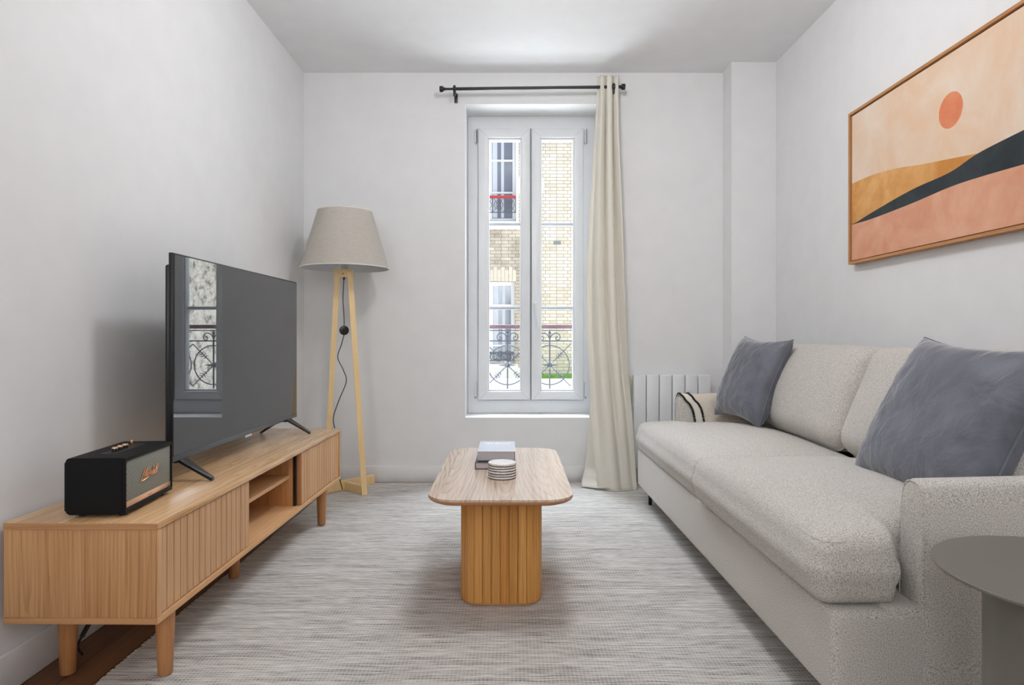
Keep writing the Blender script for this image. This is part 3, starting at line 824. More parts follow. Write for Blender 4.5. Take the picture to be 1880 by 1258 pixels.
# shell: rounded side profile extruded along its length, hollow front frame
def shell():
    bm = bmesh.new(); prof = rrect(-SD, -.008, z0, z0 + SH, .011, 6)
    A = [bm.verts.new((x, 0, z)) for x, z in prof]; C = [bm.verts.new((x, SW, z)) for x, z in prof]
    fa = bm.faces.new(A); fc = bm.faces.new(C[::-1]); n_ = len(prof)
    for i in range(n_): bm.faces.new((A[i], C[i], C[(i + 1) % n_], A[(i + 1) % n_]))
    bmesh.ops.bevel(bm, geom=list(fa.edges) + list(fc.edges), offset=.004, segments=3, affect='EDGES')
    ring2 = [(0, .0), (SW, SH)]
    return bm
bm = shell()
o_ = [(0.001, z0 + .001), (SW - .001, z0 + .001), (SW - .001, z0 + SH - .001), (0.001, z0 + SH - .001)]
i_ = [(.006, z0 + .012), (SW - .006, z0 + .012), (SW - .006, z0 + SH - .010), (.006, z0 + SH - .010)]
V = {}
for k, x in enumerate((-.016, 0.0)):
    for j, P_ in enumerate((o_, i_)):
        for i, (y, z) in enumerate(P_): V[k, j, i] = bm.verts.new((x, y, z))
for i in range(4):
    i2 = (i + 1) % 4
    for k in (0, 1): bm.faces.new((V[k, 0, i], V[k, 0, i2], V[k, 1, i2], V[k, 1, i]))
    for j in (0, 1): bm.faces.new((V[0, j, i], V[0, j, i2], V[1, j, i2], V[1, j, i]))
body = finish('body', bm, M['vinyl'], sp)
B('grille', -.010, -.004, .006, SW - .006, z0 + .027, z0 + SH - .010, M['grille'], sp, .001)
B('copper_strip', -.010, -.003, .006, SW - .006, z0 + .012, z0 + .0275, M['copper'], sp, .001)
bm = bmesh.new()
for k in range(3): box(bm, -.0031, -.0022, SW / 2 - .010 + k * .008, SW / 2 - .005 + k * .008, z0 + .0185, z0 + .0205)
finish('small_mark', bm, M['oak_leg'], sp, smooth=False)
for fx in (-.02, -.118):
    for fy in (.03, SW - .03):
        bm = bmesh.new(); lathe(bm, [(0, 0), (.0095, 0), (.0105, z0 + .002), (0, z0 + .002)], 16, fx, fy); finish('rubber_foot', bm, M['black_plastic'], sp)
B('control_plate', -.092, -.052, .045, SW - .04, z0 + SH - .0005, z0 + SH + .001, M['black_plastic'], sp, .0005)
B('control_recess', -.090, -.054, .048, SW - .043, z0 + SH + .0005, z0 + SH + .0016, M['black_plastic'], sp, 0)
for k in range(3):
    bm = bmesh.new(); y = .090 + k * .026; lathe(bm, [(0, z0 + SH), (.0078, z0 + SH), (.0074, z0 + SH + .009), (0, z0 + SH + .009)], 18, -.072, y); kb = finish('knob', bm, M['black_plastic'], sp)
    bm = bmesh.new(); lathe(bm, [(0, z0 + SH + .009), (.0074, z0 + SH + .009), (.0068, z0 + SH + .0125), (0, z0 + SH + .013)], 18, -.072, y); finish('knob_cap', bm, M['copper'], kb)
bm = bmesh.new(); box(bm, -.074, -.070, .173, .180, z0 + SH, z0 + SH + .018, .001); finish('toggle_switch', bm, M['brass'], sp)
# script logo in strokes, on the grille (y to the right, z up), slanted
def script():
    bm = bmesh.new()
    L = [[(0, -.2), (-.25, -.25), (-.1, .05), (.35, 1.0), (.42, .95), (.40, 0.0)], [(.40, .05), (.85, 1.02), (.90, .95), (.86, .0), (.98, .1)],
         [(1.40, .45), (1.15, .48), (1.06, .15), (1.2, .0), (1.38, .3), (1.42, .45), (1.38, .05), (1.5, .05)],
         [(1.52, .05), (1.66, .5), (1.70, .4), (1.85, .45), (1.80, .1), (1.9, .03)],
         [(1.92, .03), (2.15, .55), (2.22, .15), (2.1, 0), (1.98, .08), (2.3, .1)],
         [(2.3, .1), (2.55, .8), (2.52, 1.0), (2.44, .7), (2.42, 0.0), (2.58, .42), (2.68, .35), (2.66, .05), (2.78, .05)],
         [(3.10, .45), (2.88, .48), (2.80, .15), (2.92, .0), (3.08, .3), (3.12, .45), (3.08, .05), (3.2, .05)],
         [(3.2, .05), (3.42, .75), (3.40, 1.0), (3.32, .7), (3.30, .1), (3.42, .03)],
         [(3.42, .05), (3.64, .8), (3.62, 1.05), (3.54, .7), (3.52, .1), (3.7, .05)],
         [(.0, -.28), (.9, -.16), (1.6, -.14)]]
    s = .0225
    for stroke in L:
        P_ = [(0, y * s + z * s * .28, z * s) for y, z in stroke]
        tube(bm, spline(P_, 5), .0017, 5)
    xform(bm, Matrix.Translation((-.0025, SW / 2 - .040, z0 + .069)))
    return finish('script_logo', bm, M['brass'], sp)
script()

# ------------------------------------------------------------------ floor lamp
lp = thing('floor_lamp', 'tripod floor lamp with beige linen drum shade and pale pine legs', 'floor lamp', (-0.94, 3.62, 0))
bm = bmesh.new()
lathe(bm, [(.2425, 1.268), (.2435, 1.270), (.150, 1.590), (.148, 1.589), (.1475, 1.587), (.2405, 1.270)], 72, 0, 0, close=True)
finish('lamp_shade', bm, M['shade'], lp)
bm = bmesh.new(); lathe(bm, [(.2400, 1.2705), (.1470, 1.587), (.1462, 1.587), (.2392, 1.2705)], 72, 0, 0, close=True); finish('shade_lining', bm, M['shade_in'], lp)
bm = bmesh.new()
bm.free()
for r_, z_ in ((.2430, 1.270), (.1495, 1.589)):
    bm = bmesh.new(); tube(bm, [(r_ * math.cos(a * PI / 36), r_ * math.sin(a * PI / 36), z_) for a in range(72)], .0028, 6, closed=True); finish('shade_trim', bm, M['shade_rim'], lp)
bm = bmesh.new(); lathe(bm, [(0, 1.262), (.020, 1.262), (.020, 1.32), (.014, 1.33), (0, 1.33)], 20, 0, 0)
lathe(bm, [(0, 1.33), (.016, 1.335), (.030, 1.375), (.026, 1.40), (0, 1.415)], 20, 0, 0)
for a in (0, 2.094, 4.189): tube(bm, [(.015 * math.cos(a), .015 * math.sin(a), 1.325), (.225 * math.cos(a), .225 * math.sin(a), 1.29)], .0018, 5)
finish('bulb_holder', bm, M['shade_in'], lp)
def beam(bm, p, q, w, d, wdir):
    p, q = Vector(p), Vector(q); ax_ = (q - p).normalized(); wd = Vector(wdir); wd = (wd - ax_ * wd.dot(ax_)).normalized(); dd = ax_.cross(wd)
    vs = []
    for c in (p, q):
        for i, j in ((-1, -1), (1, -1), (1, 1), (-1, 1)): vs.append(bm.verts.new(c + wd * w / 2 * i + dd * d / 2 * j))
    for idx in ((0, 3, 2, 1), (4, 5, 6, 7), (0, 1, 5, 4), (1, 2, 6, 5), (2, 3, 7, 6), (3, 0, 4, 7)): bm.faces.new([vs[i] for i in idx])
T1 = Vector((.030, -.012, 1.245)); F1 = Vector((.120, -.045, .022)); T2 = Vector((-.040, -.012, 1.245)); F2 = Vector((-.106, -.01, .022)); F3 = Vector((.110, .225, .022))
ld = Vector((.86, .5, 0))
bm = bmesh.new(); beam(bm, T1, F1 - Vector((0, 0, .015)), .030, .036, (1, .28, 0)); finish('leg', bm, M['pine'], lp)
bm = bmesh.new(); beam(bm, T2, F2 - Vector((0, 0, .013)), .028, .036, (1, .28, 0)); finish('leg', bm, M['pine'], lp)
bm = bmesh.new(); beam(bm, (-.056, -.016, 1.240), (.046, -.010, 1.240), .036, .044, (0, 1, 0)); tb = finish('top_block', bm, M['pine'], lp)
bm = bmesh.new(); box(bm, -.012, .004, -.037, -.033, 1.232, 1.2345); box(bm, -.003, .000, -.037, -.033, 1.240, 1.243); finish('block_mark', bm, M['cover_dark'], tb, smooth=False)
bm = bmesh.new(); beam(bm, (-.16, -.07, .0335), (.112, .222, .0335), .028, .052, (1, -1, 0)); finish('base_bar', bm, M['pine'], lp)
bm = bmesh.new(); beam(bm, (-.015, .075, .030), (.108, -.030, .030), .028, .046, (1, 1, 0)); finish('base_bar', bm, M['pine'], lp)
bm = bmesh.new()
cord = spline([(-.001, -.02, 1.220), (-.004, -.03, 1.10), (.002, -.03, 1.00), (.004, -.035, .935)], 8)
tube(bm, cord, .0026, 6); tube(bm, [(-.001, -.02, 1.224), (-.001, -.02, 1.205)], .0065, 8)
cord2 = spline([(.006, -.035, .905), (-.012, -.035, .84), (-.032, -.035, .77), (.0, -.04, .70), (.018, -.045, .635), (-.022, -.05, .53), (-.050, -.055, .44), (-.042, -.06, .38), (-.015, -.06, .30), (-.03, -.04, .15), (-.02, .02, .02)], 8)
tube(bm, cord2, .0026, 6)
finish('cord', bm, M['black_plastic'], lp)
bm = bmesh.new(); lathe(bm, [(0, -.012), (.018, -.012), (.026, -.006), (.027, 0), (.026, .006), (.012, .010), (.011, .016), (0, .016)], 24)
xform(bm, Matrix.Translation((.004, -.038, .920)) @ Matrix.Rotation(math.radians(35), 4, 'Z') @ Matrix.Rotation(math.radians(90), 4, 'X'))
xf = finish('foot_switch', bm, M['black_plastic'], lp)

# ------------------------------------------------------------------ coffee table
ct = thing('coffee_table', 'rounded rectangular oak coffee table on a ribbed pedestal, centre of the rug', 'coffee table', (-0.036, 2.40, 0))
TZ = 0.393
bm = bmesh.new(); prism(bm, rrect(-.229, .229, -.455, .455, .095, 12), TZ - .0065, TZ, .0025, 2); finish('table_top', bm, M['ct_top'], ct)
bm = bmesh.new()
pts = rrect(-.229, .229, -.455, .455, .095, 12)
levels = [(0, TZ - .0066), (.0, TZ - .0085), (.001, TZ - .011), (.004, TZ - .0145), (.010, TZ - .0185), (.020, TZ - .022), (.06, TZ - .022)]
rings_ = []
for off, z in levels:
    rings_.append([bm.verts.new((x, y, z)) for x, y in rrect(-.229 + off, .229 - off, -.455 + off, .455 - off, .095 - off, 12)])
for a, b in zip(rings_[:-1], rings_[1:]):
    for i in range(len(a)): bm.faces.new((a[i], a[(i + 1) % len(a)], b[(i + 1) % len(b)], b[i]))
bm.faces.new(rings_[0]); bm.faces.new(rings_[-1][::-1])
finish('top_edging', bm, M['ct_edge'], ct)
BX, BY, BR, BZ0 = .1365, .300, .070, RZ + .007
bm = bmesh.new(); prism(bm, rrect(-BX + .006, BX - .006, -BY + .006, BY - .006, BR - .006, 10), BZ0, TZ - .022)
rn = bm.faces.layers.float.new('rnd')
per = rrect(-BX, BX, -BY, BY, BR, 24)
# arc-length staves around the outline
P_ = [Vector((x, y, 0)) for x, y in per]; Ls = [0]
for i in range(len(P_)): Ls.append(Ls[-1] + (P_[(i + 1) % len(P_)] - P_[i]).length)
tot = Ls[-1]; ns = 56
def at(s):
    s %= tot
    for i in range(len(P_)):
        if Ls[i] <= s <= Ls[i + 1]:
            f = (s - Ls[i]) / max(1e-9, Ls[i + 1] - Ls[i]); return P_[i].lerp(P_[(i + 1) % len(P_)], f)
    return P_[0]
s0 = (tot * 0.75)
for k in range(ns):
    a, b = at(k * tot / ns), at((k + 1) * tot / ns); d = (b - a).normalized(); n_ = Vector((d.y, -d.x, 0))
    if n_.dot(a) < 0: n_ = -n_
    g = .0012; A_, B_ = a + d * g, b - d * g
    # slight ogee: outer face with chamfers
    prof = [A_ - n_ * .007, A_ - n_ * .0018, A_ + d * .0018, B_ - d * .0018, B_ - n_ * .0018, B_ - n_ * .007]
    nf0 = len(bm.faces)
    vb = [bm.verts.new((p.x, p.y, BZ0)) for p in prof]; vt = [bm.verts.new((p.x, p.y, TZ - .022)) for p in prof]
    r_ = random.random(); m_ = len(prof)
    for i in range(m_):
        f = bm.faces.new((vb[i], vb[(i + 1) % m_], vt[(i + 1) % m_], vt[i])); f[rn] = r_
    f = bm.faces.new(vb[::-1]); f[rn] = r_
finish('ribbed_pedestal', bm, M['ct_base'], ct, smooth=False)
bm = bmesh.new(); prism(bm, rrect(-BX + .004, BX - .004, -BY + .004, BY - .004, BR - .004, 12), RZ - .001, BZ0); finish('base_plinth', bm, M['ct_edge'], ct)

# books and coasters on the table
def book(name, x0, x1, y0, y1, z0, h, cover, label):
    cz = (x0, y0)
    t_ = thing(name, label, 'book', (x0, y0, z0)); w, d = x1 - x0, y1 - y0; c = .0022
    bm = bmesh.new(); box(bm, 0, w, 0, d, 0, c, .0006, 1); box(bm, 0, w, 0, d, h - c, h, .0006, 1)
    n_ = 6; sp_ = []
    box(bm, 0, c * 1.2, 0, d, c * .5, h - c * .5, .0006, 1)
    finish('cover', bm, cover, t_)
    B('pages', c * 1.2, w - .004, .004, d - .004, c, h - c, M['pages'], t_, .001, 1)
    return t_
b1 = book('book', -.138, .012, 2.392, 2.625, TZ, .026, M['cover_dark'], 'thin dark book lying flat on the coffee table beneath the thicker book')
b2 = book('book', -.130, .012, 2.412, 2.640, TZ + .026, .038, M['cover'], 'thick pale grey book lying on top of the thin dark book')
B('spine_board', 0, .142, 0, .228, .0, .0023, M['cover_dark'], b2, .0006, 1)
def text_mesh(name, body, size, mat, parent, matrix, depth=.0002, shear=0.0):
    cu = bpy.data.curves.new('txt', 'FONT'); cu.body = body; cu.size = size; cu.extrude = depth; cu.shear = shear; cu.align_x = 'CENTER'; cu.align_y = 'CENTER'
    to = bpy.data.objects.new('txt', cu); COL.objects.link(to)
    bpy.context.view_layer.update(); dg = bpy.context.evaluated_depsgraph_get()
    me = bpy.data.meshes.new_from_object(to.evaluated_get(dg)); bpy.data.objects.remove(to)
    me.transform(matrix); o = bpy.data.objects.new(name, me); COL.objects.link(o); me.materials.clear(); me.materials.append(mat); o.parent = parent
    return o
text_mesh('title', 'TBAI BIVARES', .0175, M['white_ink'], b2, Matrix.Translation((.072, .175, .0383)) @ Matrix.Scale(1.6, 4, (0, 1, 0)), .0001)
cpos = ['bottom coaster of the marble stack, resting on the table top', 'second coaster from the bottom of the marble stack', 'third coaster from the bottom of the marble stack',
        'third coaster from the top of the marble stack', 'second coaster from the top of the marble stack', 'topmost white marble coaster of the stack, veined face showing']
c0 = None
for k in range(6):
    if c0 is None:
        c0 = t_ = thing('coaster', cpos[k], 'coaster', (-.0345, 2.262, TZ), 0, 'round marble coasters in one stack')
        bm = bmesh.new(); lathe(bm, [(0, .0016), (.0475, .0016), (.0488, .0026), (.0490, .0052), (.0488, .0080), (.0475, .0090), (0, .0090)], 56); finish('marble_disc', bm, M['marble'], t_)
        bm = bmesh.new(); lathe(bm, [(0, 0), (.0493, 0), (.0493, .0020), (0, .0020)], 56); finish('dark_backing', bm, M['dark_line'], t_)
    else:
        t_ = c0.copy(); COL.objects.link(t_); t_['label'] = cpos[k]
        for ch in list(c0.children):
            q = ch.copy(); COL.objects.link(q); q.parent = t_
    t_.location = (-.0345 + [0, .0004, -.0006, .0003, -.0005, -.0002][k], 2.262 + [0, .001, -.001, .0, .001, 0][k], TZ + k * .0090); t_.rotation_euler = (0, 0, k * 1.3)

# ------------------------------------------------------------------ sofa (local: x = depth from the front, y = along, origin near front floor corner)
SO = thing('sofa', 'grey speckled two seat sofa with loose cushions along the right wall', 'sofa', (0.692, 1.388, 0), 0.0133)
SL = 2.022; SDp = 0.822
bm = bmesh.new(); box(bm, 0, .215, 0.0, SL, .100, .292, .016, 4); box(bm, .12, SDp, .006, SL - .006, .10, .30, .01, 2)
finish('base', bm, M['sofa'], SO)
# arms: profile across the length, extruded in depth
def arm(near):
    prof = [(.004, .102), (.0, .20), (.0, .38), (.0, .50), (.002, .535), (.009, .560), (.026, .571), (.048, .572), (.064, .564), (.074, .540), (.082, .48), (.088, .38), (.090, .20), (.088, .102)]
    n_ = len(prof); dep = [(.198, .012), (.202, .005), (.210, .0), (.220, 0)] + [(.220 + (SDp - .220) * i / 16, 0) for i in range(1, 17)]
    bm = bmesh.new(); rings_ = []
    cv = sum(p[0] for p in prof) / n_; cz = .34
    sm = []
    P3 = spline([(p[0], p[1], 0) for p in prof], 5, closed=True)
    for x, ins in dep:
        rg = []
        for p in P3:
            d = Vector((p.x - cv, (p.y - cz))); L_ = max(d.length, .02)
            q = Vector((p.x, p.y)) - d / L_ * ins
            zadd = (.012 * max(0, (x - .19)) / .6) if q.y > .5 else 0
            vloc = q.x if near else SL - q.x
            rg.append(bm.verts.new((x, vloc, q.y + zadd)))
        rings_.append(rg)
    for a, b in zip(rings_[:-1], rings_[1:]):
        for i in range(len(a)): bm.faces.new((a[i], a[(i + 1) % len(a)], b[(i + 1) % len(b)], b[i]))
    bm.faces.new(rings_[0]); bm.faces.new(rings_[-1][::-1])
    o = finish('arm', bm, M['sofa'], SO, angle=60)
    bm = bmesh.new(); loop = [v for v in P3 if v.y > .12]
    pp = []
    for p in P3:
        d = Vector((p.x - cv, p.y - cz)); q = Vector((p.x, p.y)) - d / d.length * .0045
        pp.append((.200, (q.x if near else SL - q.x), q.y))
    tube(bm, pp, .0022, 5, closed=True); finish('seam_piping', bm, M['sofa'], o)
arm(True); arm(False)
# backrest
bm = bmesh.new(); box(bm, SDp - .075, SDp, .02, SL - .02, .28, .70, .030, 5)
xform(bm, Matrix.Translation((0, 0, 0)))
finish('backrest', bm, M['sofa'], SO)
# seat cushions (T shaped)
def seat(near):
    y0, y1 = (.012, .946) if near else (.964, SL - .012)
    V_ = y1 - y0; inner = .092
    def vend(u):
        t_ = min(1, max(0, (u - .178) / .030)); t_ = t_ * t_ * (3 - 2 * t_)
        if near: return (inner * t_, V_)
        return (0, V_ - inner * t_)
    bm = bmesh.new(); seam = cushion(bm, .62, V_, .158, .050, crown=.046, vend=vend, wob=.006, seed=3 if near else 8, nm=34, side=.010)
    Mx = Matrix.Translation((-.028 if near else -.010, y0, (.292 if near else .279) + .0800))
    xform(bm, Mx); o = finish('seat_cushion', bm, M['sofa'], SO, angle=80)
    bm = bmesh.new(); sp_ = [Mx @ p for p in seam]
    c = sum(sp_, Vector()) / len(sp_)
    tube(bm, sp_, .0028, 5, closed=True); finish('seam_piping', bm, M['sofa'], o)
seat(True); seat(False)
def backc(near):
    y0, y1 = (.100, 1.000) if near else (1.010, SL - .13)
    V_ = y1 - y0; U_ = .425
    bm = bmesh.new()
    seam = cushion(bm, U_, V_, .15, .070, crown=.045, belly=.01, wob=.012, seed=11 if near else 17, nm=30, side=.006)
    # u -> up, height -> towards the front, leaning back
    ang = math.radians(23)
    R_ = Matrix(((0, 0, -1, 0), (0, 1, 0, 0), (1, 0, 0, 0), (0, 0, 0, 1)))
    Mx = Matrix.Translation((.572, y0, .452)) @ Matrix.Rotation(ang, 4, 'Y') @ R_
    xform(bm, Mx); o = finish('back_cushion', bm, M['sofa'], SO, angle=80)
    bm = bmesh.new(); tube(bm, [Mx @ p for p in seam], .0025, 5, closed=True); finish('seam_piping', bm, M['sofa'], o)
backc(True); backc(False)
for (x, y) in ((.055, .06), (.055, SL - .055), (SDp - .06, .06), (SDp - .06, SL - .06)):
    bm = bmesh.new(); box(bm, x - .009, x + .009, y - .009, y + .009, RZ - .001, .102, .002); finish('leg', bm, M['black_metal'], SO)

# throw pillows
def throw_pillow(label, c, W_, H_, T_, yaw, lean, roll, seed):
    """local y is the face normal; yaw turns it, lean tilts the top back"""
    t_ = thing('throw_pillow', label, 'pillow', c, 0, 'blue grey velvet pillows on the sofa')
    bm = bmesh.new(); seam = pillow(bm, W_, H_, T_, .12, 40, seed)
    Mx = Matrix.Rotation(math.radians(yaw), 4, 'Z') @ Matrix.Rotation(math.radians(lean), 4, 'X') @ Matrix.Rotation(math.radians(roll), 4, 'Y')
    xform(bm, Mx); finish('pillow_cover', bm, M['velvet'], t_, angle=80)
    bm = bmesh.new(); tube(bm, [Mx @ p for p in seam], .0028, 5, closed=True); finish('edge_piping', bm, M['velvet'], t_)
    return t_
# face +local(-y)-> toward -X : yaw -90 => local -y -> -x
throw_pillow('smaller looking grey velvet pillow near the far arm of the sofa', (1.155, 3.10, .680), .42, .43, .16, -80, -22, 2, 1.0)
throw_pillow('large grey velvet pillow by the near arm, closest to the round table', (1.195, 1.76, .657), .50, .48, .18, -84, -27, 4, 5.0)

# throw over the far arm
th = thing('throw_blanket', 'beige linen throw with black braided edging over the far sofa arm', 'blanket', (0, 0, 0))
def armpt(x, s, off):
    x = x + .022
    """s 0..1 from low on the inner side, over the crest, to low on the outer side of the far arm (sofa local)"""
    prof = [(.158, .455), (.154, .44 + .04), (.132, .52), (.110, .560), (.086, .584), (.056, .588), (.028, .572), (.008, .535), (-.004, .47), (-.004, .36)]
    sp_ = armpt.sp
    i = s * (len(sp_) - 1); k = int(min(i, len(sp_) - 2)); p = sp_[k].lerp(sp_[k + 1], i - k)
    q0 = sp_[max(0, k - 1)]; q1 = sp_[min(len(sp_) - 1, k + 2)]; d = (q1 - q0).normalized(); n_ = Vector((-d.y, d.x, 0))
    if n_.dot(p - Vector((.042, .45, 0))) < 0: n_ = -n_
    p = p + n_ * off
    zadd = .012 * max(0, (x - .19)) / .6 if p.y > .5 else 0
    l = Vector((x, SL - p.x, p.y + zadd))
    return SOM @ l
armpt.sp = spline([(.088, .40, 0), (.083, .49, 0), (.078, .53, 0), (.073, .547, 0), (.062, .569, 0), (.044, .577, 0), (.024, .575, 0), (.006, .563, 0), (-.001, .535, 0), (-.003, .47, 0), (-.003, .36, 0)], 5)
SOM = Matrix.Translation((0.692, 1.388, 0)) @ Matrix.Rotation(0.0133, 4, 'Z')
def lead(s): return .262 - .075 * min(1, s / .45) if s < .45 else .187
def sheet(name, fx0, fx1, off, mat, parent, thick=.003, ns=40, nu=10):
    bm = bmesh.new(); G = []
    for a in range(2):
        rows_ = []
        for i in range(ns + 1):
            s = i / ns; x0_, x1_ = fx0(s), fx1(s)
            rows_.append([bm.verts.new(armpt(x0_ + (x1_ - x0_) * j / nu, s, off + a * thick + .0012 * math.sin(j * 2.1 + s * 9))) for j in range(nu + 1)])
        G.append(rows_)
    for a in range(2):
        for i in range(ns):
            for j in range(nu): bm.faces.new((G[a][i][j], G[a][i + 1][j], G[a][i + 1][j + 1], G[a][i][j + 1]))
    lp_ = lambda g: [g[i][0] for i in range(ns + 1)] + [g[ns][j] for j in range(1, nu + 1)] + [g[i][nu] for i in range(ns - 1, -1, -1)] + [g[0][j] for j in range(nu - 1, 0, -1)]
    A_, C_ = lp_(G[0]), lp_(G[1])
    for i in range(len(A_)): bm.faces.new((A_[i], A_[(i + 1) % len(A_)], C_[(i + 1) % len(C_)], C_[i]))
    return finish(name, bm, mat, parent)
sheet('linen_cloth', lambda s: lead(s), lambda s: .60, .003, M['linen'], th)
sheet('cream_band', lambda s: lead(s) + .010, lambda s: lead(s) + .048, .0065, M['cream_braid'], th, .0015, 40, 3)
def braid(off):
    bm = bmesh.new()
    for q in (-1, 1):
        pts = []
        for i in range(161):
            s = i / 160; ph = i * 1.1 + (PI if q > 0 else 0)
            pts.append(armpt(lead(s) + off + .0035 * math.sin(ph), s, .0105 + .002 * math.cos(ph)))
        tube(bm, pts, .0036, 5)
    finish('black_braid', bm, M['black_plastic'], th)
braid(.004); braid(.050)
bm = bmesh.new(); p = armpt(lead(0) + .09, .02, .01); tube(bm, [p, p + Vector((.02, -.01, 0)), p + Vector((.035, -.004, 0))], [.004, .003, .004], 6); finish('tassel', bm, M['black_plastic'], th)

# ------------------------------------------------------------------ radiator
rd = thing('radiator', 'white panel radiator on the back wall beside the curtain', 'radiator', (0.724, 3.83, 0))
fw = .0772
bm = bmesh.new(); box(bm, .004, 6.0 * fw - .004, .030, .068, .11, .650, .004); finish('radiator_core', bm, M['rad'], rd)
for k in range(6):
    bm = bmesh.new(); box(bm, k * fw + .0022, (k + 1) * fw - .0022, 0, .032, .100, .657, .005, 3); finish('fin', bm, M['rad'], rd)
bm = bmesh.new(); tube(bm, [(-.004, .04, .635), (-.018, .038, .635), (-.018, .038, .62), (-.012, .04, .45), (-.012, .04, .02)], [.010, .012, .010, .006, .006], 10); finish('valve_pipe', bm, M['rad_valve'], rd)
bm = bmesh.new(); lathe(bm, [(0, .60), (.013, .60), (.015, .612), (.014, .645), (.008, .652), (0, .652)], 14, -.020, .036); finish('thermostat_knob', bm, M['rad_valve'], rd)
for x in (.07, .39): 
    bm = bmesh.new(); box(bm, x, x + .03, .06, .082, .30, .36, .002); finish('wall_bracket', bm, M['rad'], rd)

# ------------------------------------------------------------------ curtain rod and curtain
RY = 3.80
def PX(x, y, D): return Vector(((x - 940) / 1180 * D, D, CAMZ - (y - 616) / 1180 * D))
cr = thing('curtain_rod', 'thin black metal curtain rod above the window', 'curtain rod', (0, 0, 0))
za, zb_ = 2.349, 2.362; xa, xb = -.405, .646
def zr(x): return za + (zb_ - za) * (x - xa) / (xb - xa)
bm = bmesh.new(); tube(bm, [(xa, RY, zr(xa)), (-.18, RY, zr(-.18))], .0068, 12); tube(bm, [(-.335, RY, zr(-.335)), (xb, RY, zr(xb))], .0092, 12); finish('rod', bm, M['black_metal'], cr)
for x, s in ((xa, -1), (xb, 1)):
    bm = bmesh.new(); lathe(bm, [(0, 0), (.010, 0), (.010, .010), (.017, .012), (.018, .030), (.015, .033), (0, .033)], 18)
    xform(bm, Matrix.Translation((x - s * .010, RY, zr(x))) @ Matrix.Rotation(s * PI / 2, 4, 'Y')); finish('finial', bm, M['black_metal'], cr)
for x in (-.340, .60):
    bm = bmesh.new(); tube(bm, [(x, RY, zr(x)), (x, YB, zr(x))], .006, 8); tube(bm, [(x - .008, RY, zr(x)), (x + .008, RY, zr(x))], .0155, 16)
    box(bm, x - .010, x + .010, YB - .006, YB, zr(x) - .045, zr(x) + .012, .002); box(bm, x - .007, x + .007, RY - .008, RY + .006, zr(x) + .012, zr(x) + .020, .002)
    box(bm, x - .0075, x + .0075, RY - .007, RY + .007, zr(x) - .042, zr(x) - .010, .002)
    finish('bracket', bm, M['black_metal'], cr)
cu = thing('curtain', 'cream cloth curtain gathered at the right side of the window, hem on the floor', 'curtain', (0, 0, 0))
def lerp_tab(tab, y):
    for (a, *va), (b, *vb) in zip(tab[:-1], tab[1:]):
        if a <= y <= b:
            t_ = (y - a) / (b - a); return [p + (q - p) * t_ for p, q in zip(va, vb)]
    return list(tab[0][1:] if y < tab[0][0] else tab[-1][1:])
# photo row -> left x, right x, depth, fold depth
ctab = [(138, 1096.5, 1137, 3.80, .026), (185, 1096, 1136, 3.80, .024), (250, 1092, 1137, 3.80, .030), (400, 1083, 1142, 3.79, .036), (500, 1079, 1144, 3.78, .040), (600, 1078, 1148, 3.77, .042),
        (680, 1083, 1152, 3.76, .040), (760, 1086, 1160, 3.73, .040), (840, 1092, 1166, 3.70, .036), (905, 1098, 1170, 3.66, .03)]
bm = bmesh.new(); NS, NZ = 96, 90; rows_ = []
for j in range(NZ + 1):
    yy = 139 + (903 - 139) * j / NZ; l, r_, D_, A_ = lerp_tab(ctab, yy); t_ = j / NZ; row = []
    for i in range(NS + 1):
        s = i / NS
        ph = 2 * PI * (3.0 * s ** (1 + .5 * t_) * (1 - .25 * t_)) + .5 + .8 * t_
        fold = A_ * (math.sin(ph) * (1 - .45 * t_) + .12 * math.sin(2.3 * ph + 1 + 2 * t_) * (1 - .5 * t_))
        if t_ > .25: fold = fold * (1 - .45 * (t_ - .25)) + .02 * math.sin(2 * PI * s * 1.4 + .6) * (t_ - .25)
        if yy < 185: fold *= .8
        x = (l + (r_ - l) * s + 2.0 * math.sin(ph + 1.2)* (1 - .5 * t_) * min(1, 4 * s * (1 - s)) - 940) / 1180 * D_
        dy = fold; z = CAMZ - (yy - 616) / 1180 * D_
        if j == NZ: z = max(.010, z + .004 * math.sin(9 * s))
        row.append(bm.verts.new((x, D_ + dy * (1 if yy > 170 else .8), max(z, .0095))))
    rows_.append(row)
for j in range(NZ):
    for i in range(NS): bm.faces.new((rows_[j][i], rows_[j][i + 1], rows_[j + 1][i + 1], rows_[j + 1][i]))
cl = finish('curtain_cloth', bm, M['curtain'], cu, angle=180)
sm = cl.modifiers.new('thickness', 'SOLIDIFY'); sm.thickness = .0012
# inner layer of the same cloth turned back behind, dipping to the left at the floor
bm = bmesh.new(); rows_ = []
btab = [(640, 1088, 1112, 3.84, .0), (700, 1087, 1120, 3.84, .006), (800, 1080, 1122, 3.83, .010), (860, 1074, 1126, 3.81, .012), (884, 1068, 1128, 3.79, .012), (896, 1068, 1132, 3.73, .012)]
for j in range(41):
    yy = 640 + 256 * j / 40; l, r_, D_, A_ = lerp_tab(btab, yy)
    row = []
    for i in range(25):
        s = i / 24; D2 = D_ - (.10 * s if yy > 870 else .04 * s) * (1 if yy > 870 else .5)
        p = PX(l + (r_ - l) * s, yy, D2); p.y += A_ * math.sin(5 * s + yy * .01) ; p.z = max(p.z, .012 + .004 * math.sin(6 * s)); row.append(bm.verts.new(p))
    rows_.append(row)
for j in range(40):
    for i in range(24): bm.faces.new((rows_[j][i], rows_[j][i + 1], rows_[j + 1][i + 1], rows_[j + 1][i]))
cb = finish('inner_layer', bm, M['curtain'], cu, angle=180); sm = cb.modifiers.new('thickness', 'SOLIDIFY'); sm.thickness = .0012
bm = bmesh.new()
